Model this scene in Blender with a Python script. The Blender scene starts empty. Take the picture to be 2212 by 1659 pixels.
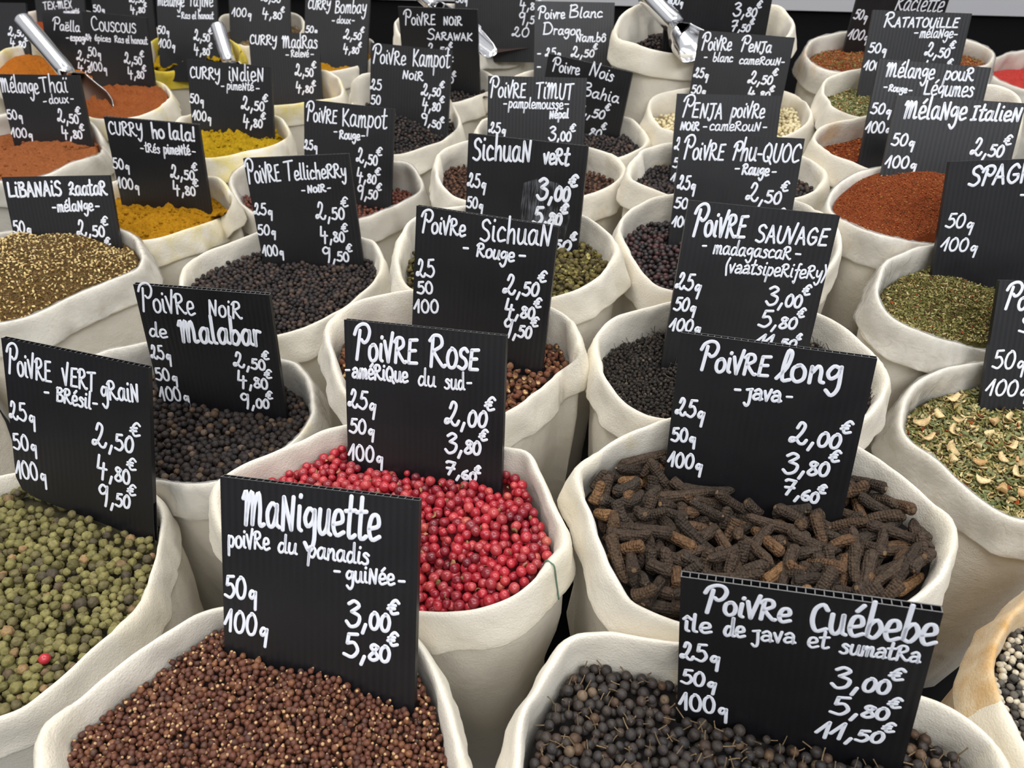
import bpy, bmesh, math, random
import numpy as np
from mathutils import Vector, Matrix, Euler, noise
from mathutils.bvhtree import BVHTree

scene = bpy.context.scene
COL = scene.collection

# ---------------------------------------------------------------- camera, light, exposure
CAM = Vector((0.0, 0.0, 1.35))
cam_data = bpy.data.cameras.new('camera')
cam_data.sensor_width = 36.0
cam_data.lens = 1640.0 / 2212.0 * 36.0
cam_data.clip_start = 0.01
cam_data.dof.use_dof = True
cam_data.dof.focus_distance = 0.46
cam_data.dof.aperture_fstop = 18.0
cam = bpy.data.objects.new('camera', cam_data)
COL.objects.link(cam)
cam.location = CAM
cam.rotation_euler = (math.radians(90 - 41.0), 0, 0)
scene.camera = cam

scene.view_settings.view_transform = 'Standard'
scene.view_settings.look = 'None'
scene.view_settings.exposure = 0.0
scene.view_settings.gamma = 1.0
scene.view_settings.use_curve_mapping = False

world = bpy.data.worlds.new('market_hall')
scene.world = world
world.use_nodes = True
wt = world.node_tree
bg = wt.nodes['Background']
# a bright hall roof overhead, dim towards the floor
w_tc = wt.nodes.new('ShaderNodeTexCoord')
w_sep = wt.nodes.new('ShaderNodeSeparateXYZ')
w_map = wt.nodes.new('ShaderNodeMapRange')
w_map.interpolation_type = 'SMOOTHSTEP'
w_map.inputs['From Min'].default_value = -0.12
w_map.inputs['From Max'].default_value = 0.45
w_map.inputs['To Min'].default_value = 0.05
w_map.inputs['To Max'].default_value = 0.62
wt.links.new(w_tc.outputs['Generated'], w_sep.inputs[0])
wt.links.new(w_sep.outputs['Z'], w_map.inputs['Value'])
wt.links.new(w_map.outputs['Result'], bg.inputs['Strength'])
bg.inputs['Color'].default_value = (0.95, 0.97, 1.0, 1)


def area(name, loc, target, sx, sy, power, color):
    d = bpy.data.lights.new(name, 'AREA')
    d.shape = 'RECTANGLE'
    d.size, d.size_y, d.energy, d.color = sx, sy, power, color
    o = bpy.data.objects.new(name, d)
    COL.objects.link(o)
    o.location = loc
    o.rotation_euler = (Vector(target) - Vector(loc)).to_track_quat('-Z', 'Y').to_euler()
    return o


area('hall_lamp', (0.4, 1.3, 3.3), (0.1, 0.6, 1.0), 2.6, 0.6, 38, (1.0, 0.97, 0.93))
area('hall_lamp', (-0.9, 0.3, 3.2), (-0.1, 0.6, 1.0), 2.2, 0.6, 26, (1.0, 0.96, 0.90))
area('hall_lamp', (0.7, -1.1, 3.0), (0.1, 0.5, 1.0), 2.4, 0.8, 34, (0.95, 0.97, 1.0))


# ---------------------------------------------------------------- helpers
def tag(o, label=None, cat=None, group=None, kind=None):
    if label: o['label'] = label
    if cat: o['category'] = cat
    if group: o['group'] = group
    if kind: o['kind'] = kind
    return o


def link(name, me, mat=None, parent=None, loc=None):
    o = bpy.data.objects.new(name, me)
    COL.objects.link(o)
    if mat is not None and me is not None:
        for m in (mat if isinstance(mat, (list, tuple)) else [mat]):
            me.materials.append(m)
    if parent is not None: o.parent = parent
    if loc is not None: o.location = loc
    return o


def empty(name, loc=(0, 0, 0), rot=(0, 0, 0)):
    o = bpy.data.objects.new(name, None)
    o.empty_display_size = 0.02
    COL.objects.link(o)
    o.location = loc
    o.rotation_euler = rot
    return o


def mesh_np(name, V, F, smooth=True, matidx=None):
    """mesh from arrays: V (n,3), F list of equal-length index rows or a list of such arrays"""
    me = bpy.data.meshes.new(name)
    V = np.asarray(V, dtype=np.float32)
    groups = F if isinstance(F, list) else [F]
    groups = [np.asarray(g, dtype=np.int32) for g in groups if len(g)]
    nl = sum(g.size for g in groups)
    nf = sum(len(g) for g in groups)
    me.vertices.add(len(V))
    me.vertices.foreach_set('co', V.ravel())
    me.loops.add(nl)
    me.loops.foreach_set('vertex_index', np.concatenate([g.ravel() for g in groups]))
    me.polygons.add(nf)
    tot = np.concatenate([np.full(len(g), g.shape[1], dtype=np.int32) for g in groups])
    start = np.concatenate([[0], np.cumsum(tot)[:-1]]).astype(np.int32)
    me.polygons.foreach_set('loop_start', start)
    me.polygons.foreach_set('loop_total', tot)
    me.polygons.foreach_set('use_smooth', np.full(nf, smooth, dtype=bool))
    if matidx is not None:
        me.polygons.foreach_set('material_index', np.asarray(matidx, dtype=np.int32))
    me.update(calc_edges=True)
    me.validate()
    return me


def grid_faces(rows, cols, closed=True):
    r = np.arange(rows - 1)[:, None]
    c = np.arange(cols if closed else cols - 1)[None, :]
    a = r * cols + c
    b = r * cols + (c + 1) % cols
    return np.stack([a, b, b + cols, a + cols], -1).reshape(-1, 4)


def srgb(r, g, b):
    f = lambda v: (v / 255 / 12.92) if v <= 10 else ((v / 255 + 0.055) / 1.055) ** 2.4
    return (f(r), f(g), f(b), 1.0)


def fbm(p, seed, scale, octaves=3):
    return noise.fractal(Vector((p[0] * scale + seed * 7.13, p[1] * scale - seed * 3.7, p[2] * scale + seed)), 0.8, 2.0, octaves)


# ---------------------------------------------------------------- materials
def new_mat(name):
    m = bpy.data.materials.new(name)
    m.use_nodes = True
    nt = m.node_tree
    return m, nt, nt.nodes['Principled BSDF']


def N(nt, kind, **kw):
    n = nt.nodes.new(kind)
    for k, v in kw.items(): setattr(n, k, v)
    return n


def ramp(nt, stops, interp='LINEAR'):
    n = N(nt, 'ShaderNodeValToRGB')
    cr = n.color_ramp
    cr.interpolation = interp
    while len(cr.elements) < len(stops): cr.elements.new(0.5)
    for e, (p, c) in zip(cr.elements, stops):
        e.position = p
        e.color = c
    return n


def bump(nt, bsdf, height, strength, dist):
    b = N(nt, 'ShaderNodeBump')
    b.inputs['Strength'].default_value = strength
    b.inputs['Distance'].default_value = dist
    nt.links.new(height, b.inputs['Height'])
    nt.links.new(b.outputs['Normal'], bsdf.inputs['Normal'])
    return b


def cloth_mat(name, base, stain=None, amount=0.0):
    m, nt, b = new_mat(name)
    tc = N(nt, 'ShaderNodeNewGeometry')
    big = N(nt, 'ShaderNodeTexNoise')
    big.inputs['Scale'].default_value = 22.0
    big.inputs['Detail'].default_value = 4.0
    nt.links.new(tc.outputs['Position'], big.inputs['Vector'])
    c1 = tuple(v * 0.965 for v in base[:3]) + (1,)
    r = ramp(nt, [(0.3, c1), (0.7, base)])
    nt.links.new(big.outputs['Fac'], r.inputs['Fac'])
    col = r.outputs['Color']
    if stain:
        st = N(nt, 'ShaderNodeTexNoise')
        st.inputs['Scale'].default_value = 30.0
        st.inputs['Detail'].default_value = 5.0
        st.inputs['Roughness'].default_value = 0.65
        nt.links.new(tc.outputs['Position'], st.inputs['Vector'])
        sr = ramp(nt, [(0.62 - amount * 0.45, (0, 0, 0, 1)), (0.80 - amount * 0.25, (1, 1, 1, 1))])
        nt.links.new(st.outputs['Fac'], sr.inputs['Fac'])
        mx = N(nt, 'ShaderNodeMixRGB')
        mx.inputs['Color2'].default_value = stain
        nt.links.new(sr.outputs['Color'], mx.inputs['Fac'])
        nt.links.new(col, mx.inputs['Color1'])
        col = mx.outputs['Color']
    nt.links.new(col, b.inputs['Base Color'])
    b.inputs['Roughness'].default_value = 0.92
    b.inputs['Specular IOR Level'].default_value = 0.15
    b.inputs['Sheen Weight'].default_value = 0.15
    w = N(nt, 'ShaderNodeTexNoise')
    w.inputs['Scale'].default_value = 900.0
    w.inputs['Detail'].default_value = 3.0
    nt.links.new(tc.outputs['Position'], w.inputs['Vector'])
    cr = N(nt, 'ShaderNodeTexNoise')
    cr.inputs['Scale'].default_value = 120.0
    cr.inputs['Detail'].default_value = 5.0
    nt.links.new(tc.outputs['Position'], cr.inputs['Vector'])
    b1 = N(nt, 'ShaderNodeBump')
    b1.inputs['Strength'].default_value = 0.35
    b1.inputs['Distance'].default_value = 0.002
    nt.links.new(cr.outputs['Fac'], b1.inputs['Height'])
    cz = N(nt, 'ShaderNodeTexNoise')
    cz.noise_type = 'RIDGED_MULTIFRACTAL'
    cz.inputs['Scale'].default_value = 26.0
    cz.inputs['Detail'].default_value = 2.0
    cz.inputs['Distortion'].default_value = 0.8
    nt.links.new(tc.outputs['Position'], cz.inputs['Vector'])
    b0 = N(nt, 'ShaderNodeBump')
    b0.inputs['Strength'].default_value = 0.30
    b0.inputs['Distance'].default_value = 0.004
    nt.links.new(cz.outputs['Fac'], b0.inputs['Height'])
    nt.links.new(b0.outputs['Normal'], b1.inputs['Normal'])
    b2 = bump(nt, b, w.outputs['Fac'], 0.45, 0.0009)
    nt.links.new(b1.outputs['Normal'], b2.inputs['Normal'])
    return m


def grain_mat(name, stops, rough=0.6, spec=0.3, bscale=900, bstrength=0.4, coat=0.0, mottle=0.25, interp='LINEAR'):
    m, nt, b = new_mat(name)
    oi = N(nt, 'ShaderNodeObjectInfo')
    ge = N(nt, 'ShaderNodeNewGeometry')
    ad = N(nt, 'ShaderNodeMath', operation='ADD')
    nt.links.new(oi.outputs['Random'], ad.inputs[0])
    nt.links.new(ge.outputs['Random Per Island'], ad.inputs[1])
    fr = N(nt, 'ShaderNodeMath', operation='FRACT')
    nt.links.new(ad.outputs[0], fr.inputs[0])
    r = ramp(nt, stops, interp)
    nt.links.new(fr.outputs[0], r.inputs['Fac'])
    n = N(nt, 'ShaderNodeTexNoise')
    n.inputs['Scale'].default_value = bscale
    n.inputs['Detail'].default_value = 3.0
    nt.links.new(ge.outputs['Position'], n.inputs['Vector'])
    mr = N(nt, 'ShaderNodeMapRange')
    mr.inputs['From Min'].default_value = 0.3
    mr.inputs['From Max'].default_value = 0.7
    mr.inputs['To Min'].default_value = 1.0 - mottle
    mr.inputs['To Max'].default_value = 1.0 + mottle
    nt.links.new(n.outputs['Fac'], mr.inputs['Value'])
    mul = N(nt, 'ShaderNodeVectorMath', operation='SCALE')
    nt.links.new(r.outputs['Color'], mul.inputs[0])
    nt.links.new(mr.outputs['Result'], mul.inputs['Scale'])
    nt.links.new(mul.outputs['Vector'], b.inputs['Base Color'])
    b.inputs['Roughness'].default_value = rough
    b.inputs['Specular IOR Level'].default_value = spec
    b.inputs['Coat Weight'].default_value = coat
    b.inputs['Coat Roughness'].default_value = 0.2
    bump(nt, b, n.outputs['Fac'], bstrength, 0.0007)
    return m


def powder_mat(name, dark, light, scale=420.0, rough=0.95, bs=0.7):
    m, nt, b = new_mat(name)
    ge = N(nt, 'ShaderNodeNewGeometry')
    n = N(nt, 'ShaderNodeTexNoise')
    n.inputs['Scale'].default_value = scale
    n.inputs['Detail'].default_value = 6.0
    n.inputs['Roughness'].default_value = 0.7
    nt.links.new(ge.outputs['Position'], n.inputs['Vector'])
    r = ramp(nt, [(0.34, dark), (0.66, light)])
    nt.links.new(n.outputs['Fac'], r.inputs['Fac'])
    nt.links.new(r.outputs['Color'], b.inputs['Base Color'])
    b.inputs['Roughness'].default_value = rough
    b.inputs['Specular IOR Level'].default_value = 0.1
    bump(nt, b, n.outputs['Fac'], bs, 0.0015)
    return m


def plain_mat(name, col, rough=0.5, metallic=0.0, spec=0.5):
    m, nt, b = new_mat(name)
    b.inputs['Base Color'].default_value = col
    b.inputs['Roughness'].default_value = rough
    b.inputs['Metallic'].default_value = metallic
    b.inputs['Specular IOR Level'].default_value = spec
    return m


def sign_mat():
    m, nt, b = new_mat('black_corrugated_plastic')
    tc = N(nt, 'ShaderNodeTexCoord')
    mp = N(nt, 'ShaderNodeMapping')
    mp.inputs['Scale'].default_value = (1.0, 0.0, 0.0)
    nt.links.new(tc.outputs['Object'], mp.inputs['Vector'])
    w = N(nt, 'ShaderNodeTexWave', wave_type='BANDS', bands_direction='X')
    w.inputs['Scale'].default_value = 88.0
    nt.links.new(mp.outputs['Vector'], w.inputs['Vector'])
    sc = N(nt, 'ShaderNodeTexNoise')
    sc.inputs['Scale'].default_value = 700.0
    sc.inputs['Detail'].default_value = 2.0
    nt.links.new(tc.outputs['Object'], sc.inputs['Vector'])
    sp = ramp(nt, [(0.0, srgb(17, 17, 20)), (0.72, srgb(19, 19, 22)), (0.80, srgb(52, 52, 54))])
    nt.links.new(sc.outputs['Fac'], sp.inputs['Fac'])
    nt.links.new(sp.outputs['Color'], b.inputs['Base Color'])
    rr = N(nt, 'ShaderNodeTexNoise')
    rr.inputs['Scale'].default_value = 40.0
    nt.links.new(tc.outputs['Object'], rr.inputs['Vector'])
    mr = N(nt, 'ShaderNodeMapRange')
    mr.inputs['To Min'].default_value = 0.32
    mr.inputs['To Max'].default_value = 0.5
    nt.links.new(rr.outputs['Fac'], mr.inputs['Value'])
    nt.links.new(mr.outputs['Result'], b.inputs['Roughness'])
    b.inputs['Specular IOR Level'].default_value = 0.6
    bump(nt, b, w.outputs['Fac'], 0.2, 0.0005)
    return m


def liner_mat():
    m = bpy.data.materials.new('clear_plastic_film')
    m.use_nodes = True
    nt = m.node_tree
    nt.nodes.remove(nt.nodes['Principled BSDF'])
    out = nt.nodes['Material Output']
    tr = N(nt, 'ShaderNodeBsdfTransparent')
    tr.inputs['Color'].default_value = (0.995, 0.995, 0.995, 1)
    gl = N(nt, 'ShaderNodeBsdfGlossy')
    gl.inputs['Roughness'].default_value = 0.12
    df = N(nt, 'ShaderNodeBsdfDiffuse')
    df.inputs['Color'].default_value = (0.95, 0.95, 0.93, 1)
    ge = N(nt, 'ShaderNodeNewGeometry')
    n = N(nt, 'ShaderNodeTexNoise')
    n.inputs['Scale'].default_value = 130.0
    n.inputs['Detail'].default_value = 4.0
    n.inputs['Distortion'].default_value = 1.2
    nt.links.new(ge.outputs['Position'], n.inputs['Vector'])
    b = N(nt, 'ShaderNodeBump')
    b.inputs['Strength'].default_value = 0.6
    b.inputs['Distance'].default_value = 0.003
    nt.links.new(n.outputs['Fac'], b.inputs['Height'])
    for s in (gl, df): nt.links.new(b.outputs['Normal'], s.inputs['Normal'])
    lw = N(nt, 'ShaderNodeFresnel')
    lw.inputs['IOR'].default_value = 1.33
    nt.links.new(b.outputs['Normal'], lw.inputs['Normal'])
    m1 = N(nt, 'ShaderNodeMixShader')
    m1.inputs['Fac'].default_value = 0.18
    nt.links.new(tr.outputs[0], m1.inputs[1])
    nt.links.new(df.outputs[0], m1.inputs[2])
    m2 = N(nt, 'ShaderNodeMixShader')
    mm = N(nt, 'ShaderNodeMath', operation='MULTIPLY')
    mm.inputs[1].default_value = 0.65
    mm.use_clamp = True
    nt.links.new(lw.outputs[0], mm.inputs[0])
    nt.links.new(mm.outputs[0], m2.inputs['Fac'])
    nt.links.new(m1.outputs[0], m2.inputs[1])
    nt.links.new(gl.outputs[0], m2.inputs[2])
    nt.links.new(m2.outputs[0], out.inputs['Surface'])
    return m


CREAM = srgb(229, 222, 207)
CLOTH = cloth_mat('cream_cotton', CREAM, srgb(214, 200, 164), 0.04)
CLOTH_YELLOW = cloth_mat('cotton_stained_yellow', CREAM, srgb(222, 206, 130), 0.45)
CLOTH_DEEP = cloth_mat('cotton_stained_deep_yellow', srgb(222, 204, 90), srgb(200, 168, 30), 0.55)
CLOTH_ORANGE = cloth_mat('cotton_stained_orange', CREAM, srgb(216, 176, 122), 0.22)
CLOTH_TAN = cloth_mat('cotton_stained_tan', srgb(226, 214, 186), srgb(196, 156, 100), 0.75)
SEAM = cloth_mat('sewn_seam', srgb(228, 220, 201))
THREAD = plain_mat('sewing_thread', srgb(96, 124, 104), 0.8)
LINER = liner_mat()
SIGN = sign_mat()
CUT = plain_mat('cut_plastic_edge', srgb(112, 112, 112), 0.55)
PAINT = plain_mat('white_paint_marker', srgb(240, 243, 252), 0.45, 0, 0.4)
def smudge_mat():
    m, nt, b = new_mat('erased_marker_smudge')
    tc = N(nt, 'ShaderNodeTexCoord')
    mp = N(nt, 'ShaderNodeMapping')
    mp.inputs['Scale'].default_value = (900.0, 90.0, 1.0)
    nt.links.new(tc.outputs['Object'], mp.inputs['Vector'])
    n = N(nt, 'ShaderNodeTexNoise')
    n.inputs['Scale'].default_value = 1.0
    n.inputs['Detail'].default_value = 4.0
    nt.links.new(mp.outputs['Vector'], n.inputs['Vector'])
    n2 = N(nt, 'ShaderNodeTexNoise')
    n2.inputs['Scale'].default_value = 55.0
    nt.links.new(tc.outputs['Object'], n2.inputs['Vector'])
    mu = N(nt, 'ShaderNodeMath', operation='MULTIPLY')
    nt.links.new(n.outputs['Fac'], mu.inputs[0])
    nt.links.new(n2.outputs['Fac'], mu.inputs[1])
    r = ramp(nt, [(0.2, (0, 0, 0, 1)), (0.42, (0.45, 0.45, 0.45, 1))])
    nt.links.new(mu.outputs[0], r.inputs['Fac'])
    nt.links.new(r.outputs['Color'], b.inputs['Alpha'])
    b.inputs['Base Color'].default_value = srgb(150, 152, 160)
    b.inputs['Roughness'].default_value = 0.7
    return m


SMUDGE = smudge_mat()
STEEL_REFLECTION = plain_mat('steel_painted_reflection', srgb(74, 50, 36), 0.5, 0.3)  # dark brown reflection inside the scoop bowl, put into the base colour
WALL = plain_mat('hall_wall_paint', srgb(196, 194, 190), 0.8)
STEEL = plain_mat('polished_steel', (0.82, 0.82, 0.84, 1), 0.16, 1.0)
BLACK_CLOTH = plain_mat('black_cloth', srgb(18, 18, 20), 0.85, 0, 0.2)
ALU = plain_mat('pale_metal_edge', srgb(214, 214, 218), 0.4, 0.1)
WHITE_TOP = plain_mat('white_laminate', srgb(226, 224, 222), 0.4)
FLOOR = powder_mat('grey_concrete', srgb(70, 70, 72), srgb(100, 100, 100), 30, 0.8, 0.1)

# ---------------------------------------------------------------- measured layout
# all lengths in tenths of a millimetre
RIMS = {
 'maniguette': '-1987,1375,10187 -2011,1438,10186 -2023,1478,10184 -2029,1510,10180 -2026,1541,10176 -2006,1588,10170 -1961,1663,10162 -1895,1760,10152 -1809,1878,10140 -1711,2002,10126 -1625,2098,10111 -1560,2150,10094 -1495,2180,10077 -1398,2189,10090 -1275,2182,10120 -1133,2159,10144 -974,2127,10161 -823,2097,10171 -702,2074,10171 -609,2052,10163 -538,2029,10148 -486,2000,10127 -443,1957,10102 -402,1891,10074 -362,1811,10043 -319,1709,10059 -280,1608,10083 -248,1511,10105 -222,1417,10124 -205,1320,10141 -197,1217,10154 -208,1108,10165 -257,1004,10173 -355,909,10179 -494,831,10183 -669,781,10185 -872,759,10187 -1092,766,10188 -1319,802,10189 -1526,865,10189 -1687,952,10189 -1807,1057,10189 -1894,1169,10189 -1950,1281,10188',
 'cuebebe': '25,1384,10106 36,1503,10106 53,1603,10106 78,1664,10106 110,1711,10106 148,1776,10106 190,1853,10106 233,1924,10106 279,1980,10108 332,2009,10112 390,2014,10121 447,2005,10138 508,1988,10160 591,1964,10182 702,1936,10199 827,1909,10208 964,1883,10208 1130,1855,10197 1326,1825,10177 1516,1794,10152 1671,1762,10130 1785,1733,10116 1858,1712,10109 1909,1692,10107 1956,1664,10106 2002,1629,10106 2046,1591,10106 2084,1550,10106 2110,1503,10106 2121,1447,10106 2119,1376,10106 2095,1288,10106 2033,1180,10106 1923,1061,10106 1753,952,10106 1527,864,10106 1261,804,10106 971,778,10106 690,788,10106 440,835,10106 242,914,10106 110,1020,10106 38,1140,10106 18,1261,10106',
 'vertgrain': '-3704,2378,9720 -3832,2565,9716 -3944,2770,9712 -3994,2965,9705 -3982,3137,9698 -3916,3268,9688 -3809,3357,9677 -3688,3418,9664 -3571,3459,9649 -3489,3492,9634 -3450,3522,9621 -3391,3548,9613 -3253,3557,9627 -3081,3555,9637 -2908,3529,9640 -2742,3486,9632 -2589,3437,9611 -2460,3384,9576 -2377,3333,9528 -2349,3274,9471 -2342,3190,9425 -2289,3020,9482 -2247,2862,9529 -2206,2714,9572 -2176,2583,9609 -2168,2476,9640 -2180,2388,9665 -2209,2309,9684 -2250,2235,9698 -2292,2162,9708 -2331,2088,9715 -2371,2012,9719 -2411,1935,9722 -2455,1870,9724 -2506,1826,9725 -2573,1794,9725 -2665,1764,9726 -2784,1747,9726 -2931,1771,9726 -3095,1834,9725 -3246,1914,9725 -3376,2005,9724 -3490,2109,9724 -3594,2229,9722',
 'malabar': '-3228,4054,9735 -3309,4220,9736 -3373,4385,9737 -3391,4516,9737 -3362,4609,9737 -3296,4682,9737 -3199,4744,9737 -3075,4791,9737 -2931,4825,9737 -2770,4843,9737 -2593,4842,9737 -2403,4822,9737 -2216,4783,9737 -2049,4729,9737 -1908,4668,9737 -1803,4620,9737 -1736,4591,9737 -1681,4552,9737 -1620,4480,9737 -1558,4383,9737 -1508,4275,9737 -1472,4159,9737 -1453,4048,9737 -1450,3948,9737 -1465,3858,9737 -1493,3776,9737 -1534,3701,9737 -1586,3632,9737 -1646,3569,9737 -1708,3511,9737 -1762,3459,9737 -1813,3413,9736 -1880,3378,9734 -1970,3358,9725 -2079,3363,9702 -2205,3406,9650 -2353,3482,9578 -2516,3555,9529 -2684,3610,9523 -2824,3648,9555 -2916,3672,9618 -2988,3714,9677 -3065,3796,9712 -3145,3911,9728',
 'rose': '-1663,2784,10194 -1676,2858,10210 -1669,2922,10219 -1637,2977,10223 -1586,3027,10221 -1528,3078,10215 -1454,3140,10205 -1341,3239,10191 -1187,3368,10173 -1031,3459,10160 -884,3446,10184 -728,3406,10203 -539,3355,10218 -346,3296,10229 -187,3232,10237 -66,3173,10243 15,3139,10248 64,3117,10252 100,3072,10256 132,2994,10258 163,2900,10260 194,2800,10262 226,2694,10263 255,2583,10263 273,2487,10263 270,2430,10262 247,2396,10259 209,2347,10254 159,2285,10246 103,2227,10235 41,2184,10220 -38,2154,10199 -137,2137,10172 -241,2134,10139 -338,2145,10100 -456,2167,10055 -631,2197,10007 -850,2242,9961 -1062,2285,9968 -1245,2336,10015 -1394,2413,10062 -1504,2510,10105 -1582,2608,10142 -1633,2700,10172',
 'sichrouge': '-1312,4323,10243 -1305,4400,10250 -1277,4459,10255 -1244,4527,10258 -1201,4599,10262 -1132,4651,10267 -1039,4680,10278 -937,4694,10299 -829,4702,10325 -697,4703,10351 -537,4696,10373 -359,4679,10385 -173,4647,10384 4,4605,10371 152,4556,10351 266,4505,10328 344,4467,10306 390,4430,10289 424,4365,10282 450,4276,10277 465,4195,10265 470,4142,10239 466,4120,10194 437,4119,10137 386,4127,10074 333,4130,10014 270,4010,10056 205,3893,10092 138,3780,10123 79,3688,10145 22,3618,10159 -59,3561,10162 -176,3514,10157 -310,3484,10143 -446,3482,10122 -584,3507,10098 -728,3546,10082 -865,3585,10090 -977,3632,10120 -1066,3708,10151 -1136,3811,10178 -1192,3935,10201 -1241,4070,10219 -1287,4207,10233',
 'long': '375,2841,10314 379,2914,10314 399,2959,10314 431,2994,10314 482,3038,10314 556,3102,10315 641,3166,10316 728,3219,10319 813,3262,10326 901,3296,10340 1019,3313,10362 1177,3311,10388 1368,3283,10406 1583,3241,10403 1790,3186,10377 1961,3107,10349 2074,3021,10330 2145,2929,10320 2206,2822,10316 2262,2716,10315 2303,2635,10314 2322,2569,10314 2312,2495,10314 2274,2412,10314 2215,2321,10314 2139,2232,10314 2047,2153,10313 1934,2081,10310 1798,2018,10301 1654,1973,10284 1508,1955,10255 1357,1961,10219 1197,1983,10190 1035,2010,10176 883,2037,10177 755,2064,10187 657,2087,10207 592,2107,10236 552,2137,10265 518,2204,10289 484,2308,10303 452,2443,10310 421,2591,10313 392,2730,10314',
 'sauvage': '601,4272,10149 615,4334,10179 652,4389,10200 702,4456,10211 770,4523,10215 866,4579,10217 974,4625,10220 1081,4665,10226 1210,4701,10237 1384,4737,10252 1585,4757,10262 1793,4754,10255 1985,4721,10240 2138,4657,10228 2247,4586,10221 2315,4527,10218 2363,4463,10217 2413,4369,10216 2457,4259,10216 2485,4149,10216 2503,4047,10216 2512,3959,10216 2504,3875,10216 2468,3782,10216 2412,3686,10216 2346,3597,10214 2258,3512,10210 2137,3434,10200 1996,3377,10181 1848,3359,10152 1692,3376,10122 1517,3408,10112 1331,3437,10125 1152,3459,10149 1013,3472,10174 939,3471,10193 895,3471,10205 844,3483,10211 787,3520,10214 727,3592,10214 675,3692,10211 642,3815,10202 622,3966,10180 609,4143,10149',
 'libanais': '-5050,5523,9907 -5141,5702,9903 -5194,5870,9896 -5190,6008,9888 -5129,6113,9878 -5051,6202,9867 -4985,6289,9853 -4934,6370,9839 -4898,6438,9823 -4869,6474,9816 -4827,6512,9808 -4724,6552,9811 -4576,6602,9816 -4416,6641,9819 -4262,6653,9821 -4110,6638,9820 -3957,6595,9816 -3805,6529,9809 -3678,6456,9798 -3567,6340,9810 -3481,6206,9830 -3409,6067,9848 -3348,5924,9864 -3307,5794,9877 -3299,5696,9888 -3319,5627,9897 -3356,5570,9903 -3407,5518,9908 -3464,5468,9911 -3517,5414,9913 -3567,5354,9915 -3617,5290,9916 -3670,5221,9916 -3727,5147,9916 -3791,5068,9916 -3863,4986,9916 -3949,4915,9916 -4050,4867,9916 -4168,4847,9916 -4304,4865,9916 -4462,4927,9915 -4626,5028,9914 -4783,5168,9913 -4928,5341,9911',
 'telli': '-3049,5904,9623 -3075,6010,9623 -3081,6095,9623 -3075,6174,9623 -3053,6252,9623 -3011,6334,9624 -2945,6423,9625 -2856,6522,9627 -2741,6632,9634 -2602,6726,9647 -2443,6780,9665 -2269,6796,9683 -2087,6790,9691 -1904,6776,9681 -1741,6749,9664 -1610,6705,9647 -1510,6661,9635 -1442,6639,9628 -1398,6626,9625 -1357,6580,9624 -1313,6497,9623 -1275,6387,9623 -1244,6259,9623 -1229,6129,9623 -1236,6014,9623 -1261,5916,9623 -1296,5836,9623 -1337,5770,9623 -1382,5692,9623 -1429,5593,9623 -1487,5487,9623 -1561,5384,9623 -1651,5289,9623 -1757,5205,9623 -1877,5136,9623 -2010,5085,9623 -2153,5056,9623 -2301,5058,9623 -2451,5100,9623 -2595,5180,9623 -2724,5298,9623 -2836,5445,9623 -2928,5603,9623 -2999,5763,9623',
 'holala': '-4269,7110,9722 -4322,7229,9738 -4354,7347,9751 -4367,7456,9760 -4358,7552,9766 -4327,7633,9770 -4275,7701,9773 -4204,7761,9775 -4113,7812,9778 -4002,7844,9782 -3868,7844,9790 -3709,7804,9803 -3533,7734,9817 -3370,7658,9831 -3247,7593,9847 -3165,7537,9864 -3106,7481,9880 -3055,7417,9891 -3005,7352,9891 -2964,7298,9878 -2935,7261,9852 -2920,7240,9816 -2917,7228,9773 -2927,7226,9724 -2955,7236,9671 -3002,7260,9615 -3064,7294,9557 -3140,7340,9497 -3150,7218,9535 -3166,7096,9579 -3190,6984,9617 -3223,6879,9648 -3266,6782,9669 -3322,6704,9680 -3392,6650,9682 -3478,6619,9674 -3576,6610,9660 -3679,6627,9640 -3780,6668,9618 -3869,6709,9608 -3941,6737,9621 -4013,6779,9649 -4102,6868,9677 -4194,6987,9702',
 'kamprouge': '-3090,7728,9671 -3108,7792,9708 -3094,7832,9740 -3065,7864,9767 -3030,7901,9785 -2983,7948,9796 -2910,8012,9798 -2813,8096,9793 -2692,8187,9782 -2543,8278,9767 -2371,8364,9750 -2182,8415,9738 -1977,8402,9737 -1773,8346,9744 -1606,8286,9750 -1483,8234,9755 -1390,8195,9756 -1315,8177,9754 -1256,8177,9748 -1202,8163,9739 -1144,8107,9727 -1086,8018,9710 -1038,7928,9691 -1003,7855,9667 -987,7797,9640 -1001,7756,9608 -1051,7734,9573 -1124,7722,9534 -1208,7712,9493 -1293,7645,9479 -1367,7491,9512 -1441,7356,9540 -1518,7238,9564 -1613,7136,9583 -1732,7051,9596 -1870,6987,9605 -2018,6955,9609 -2176,6956,9610 -2339,6992,9608 -2502,7068,9603 -2661,7185,9597 -2812,7340,9589 -2942,7503,9594 -3034,7629,9631',
 'sichvert': '-886,5165,10340 -888,5287,10350 -884,5422,10357 -873,5545,10362 -854,5652,10364 -803,5749,10364 -702,5845,10362 -554,5932,10358 -365,5979,10358 -140,5977,10363 90,5949,10367 291,5905,10371 458,5846,10373 589,5764,10376 680,5657,10377 740,5535,10379 784,5418,10380 813,5309,10380 823,5210,10380 810,5125,10379 779,5049,10377 740,4977,10374 695,4908,10370 647,4844,10364 596,4791,10357 543,4748,10346 488,4719,10333 432,4704,10316 371,4700,10296 299,4703,10271 217,4712,10244 121,4728,10213 10,4751,10181 -114,4783,10148 -249,4812,10129 -391,4832,10130 -521,4840,10149 -626,4842,10179 -708,4853,10210 -770,4872,10239 -814,4899,10266 -843,4938,10290 -864,4994,10310 -878,5068,10327',
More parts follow.
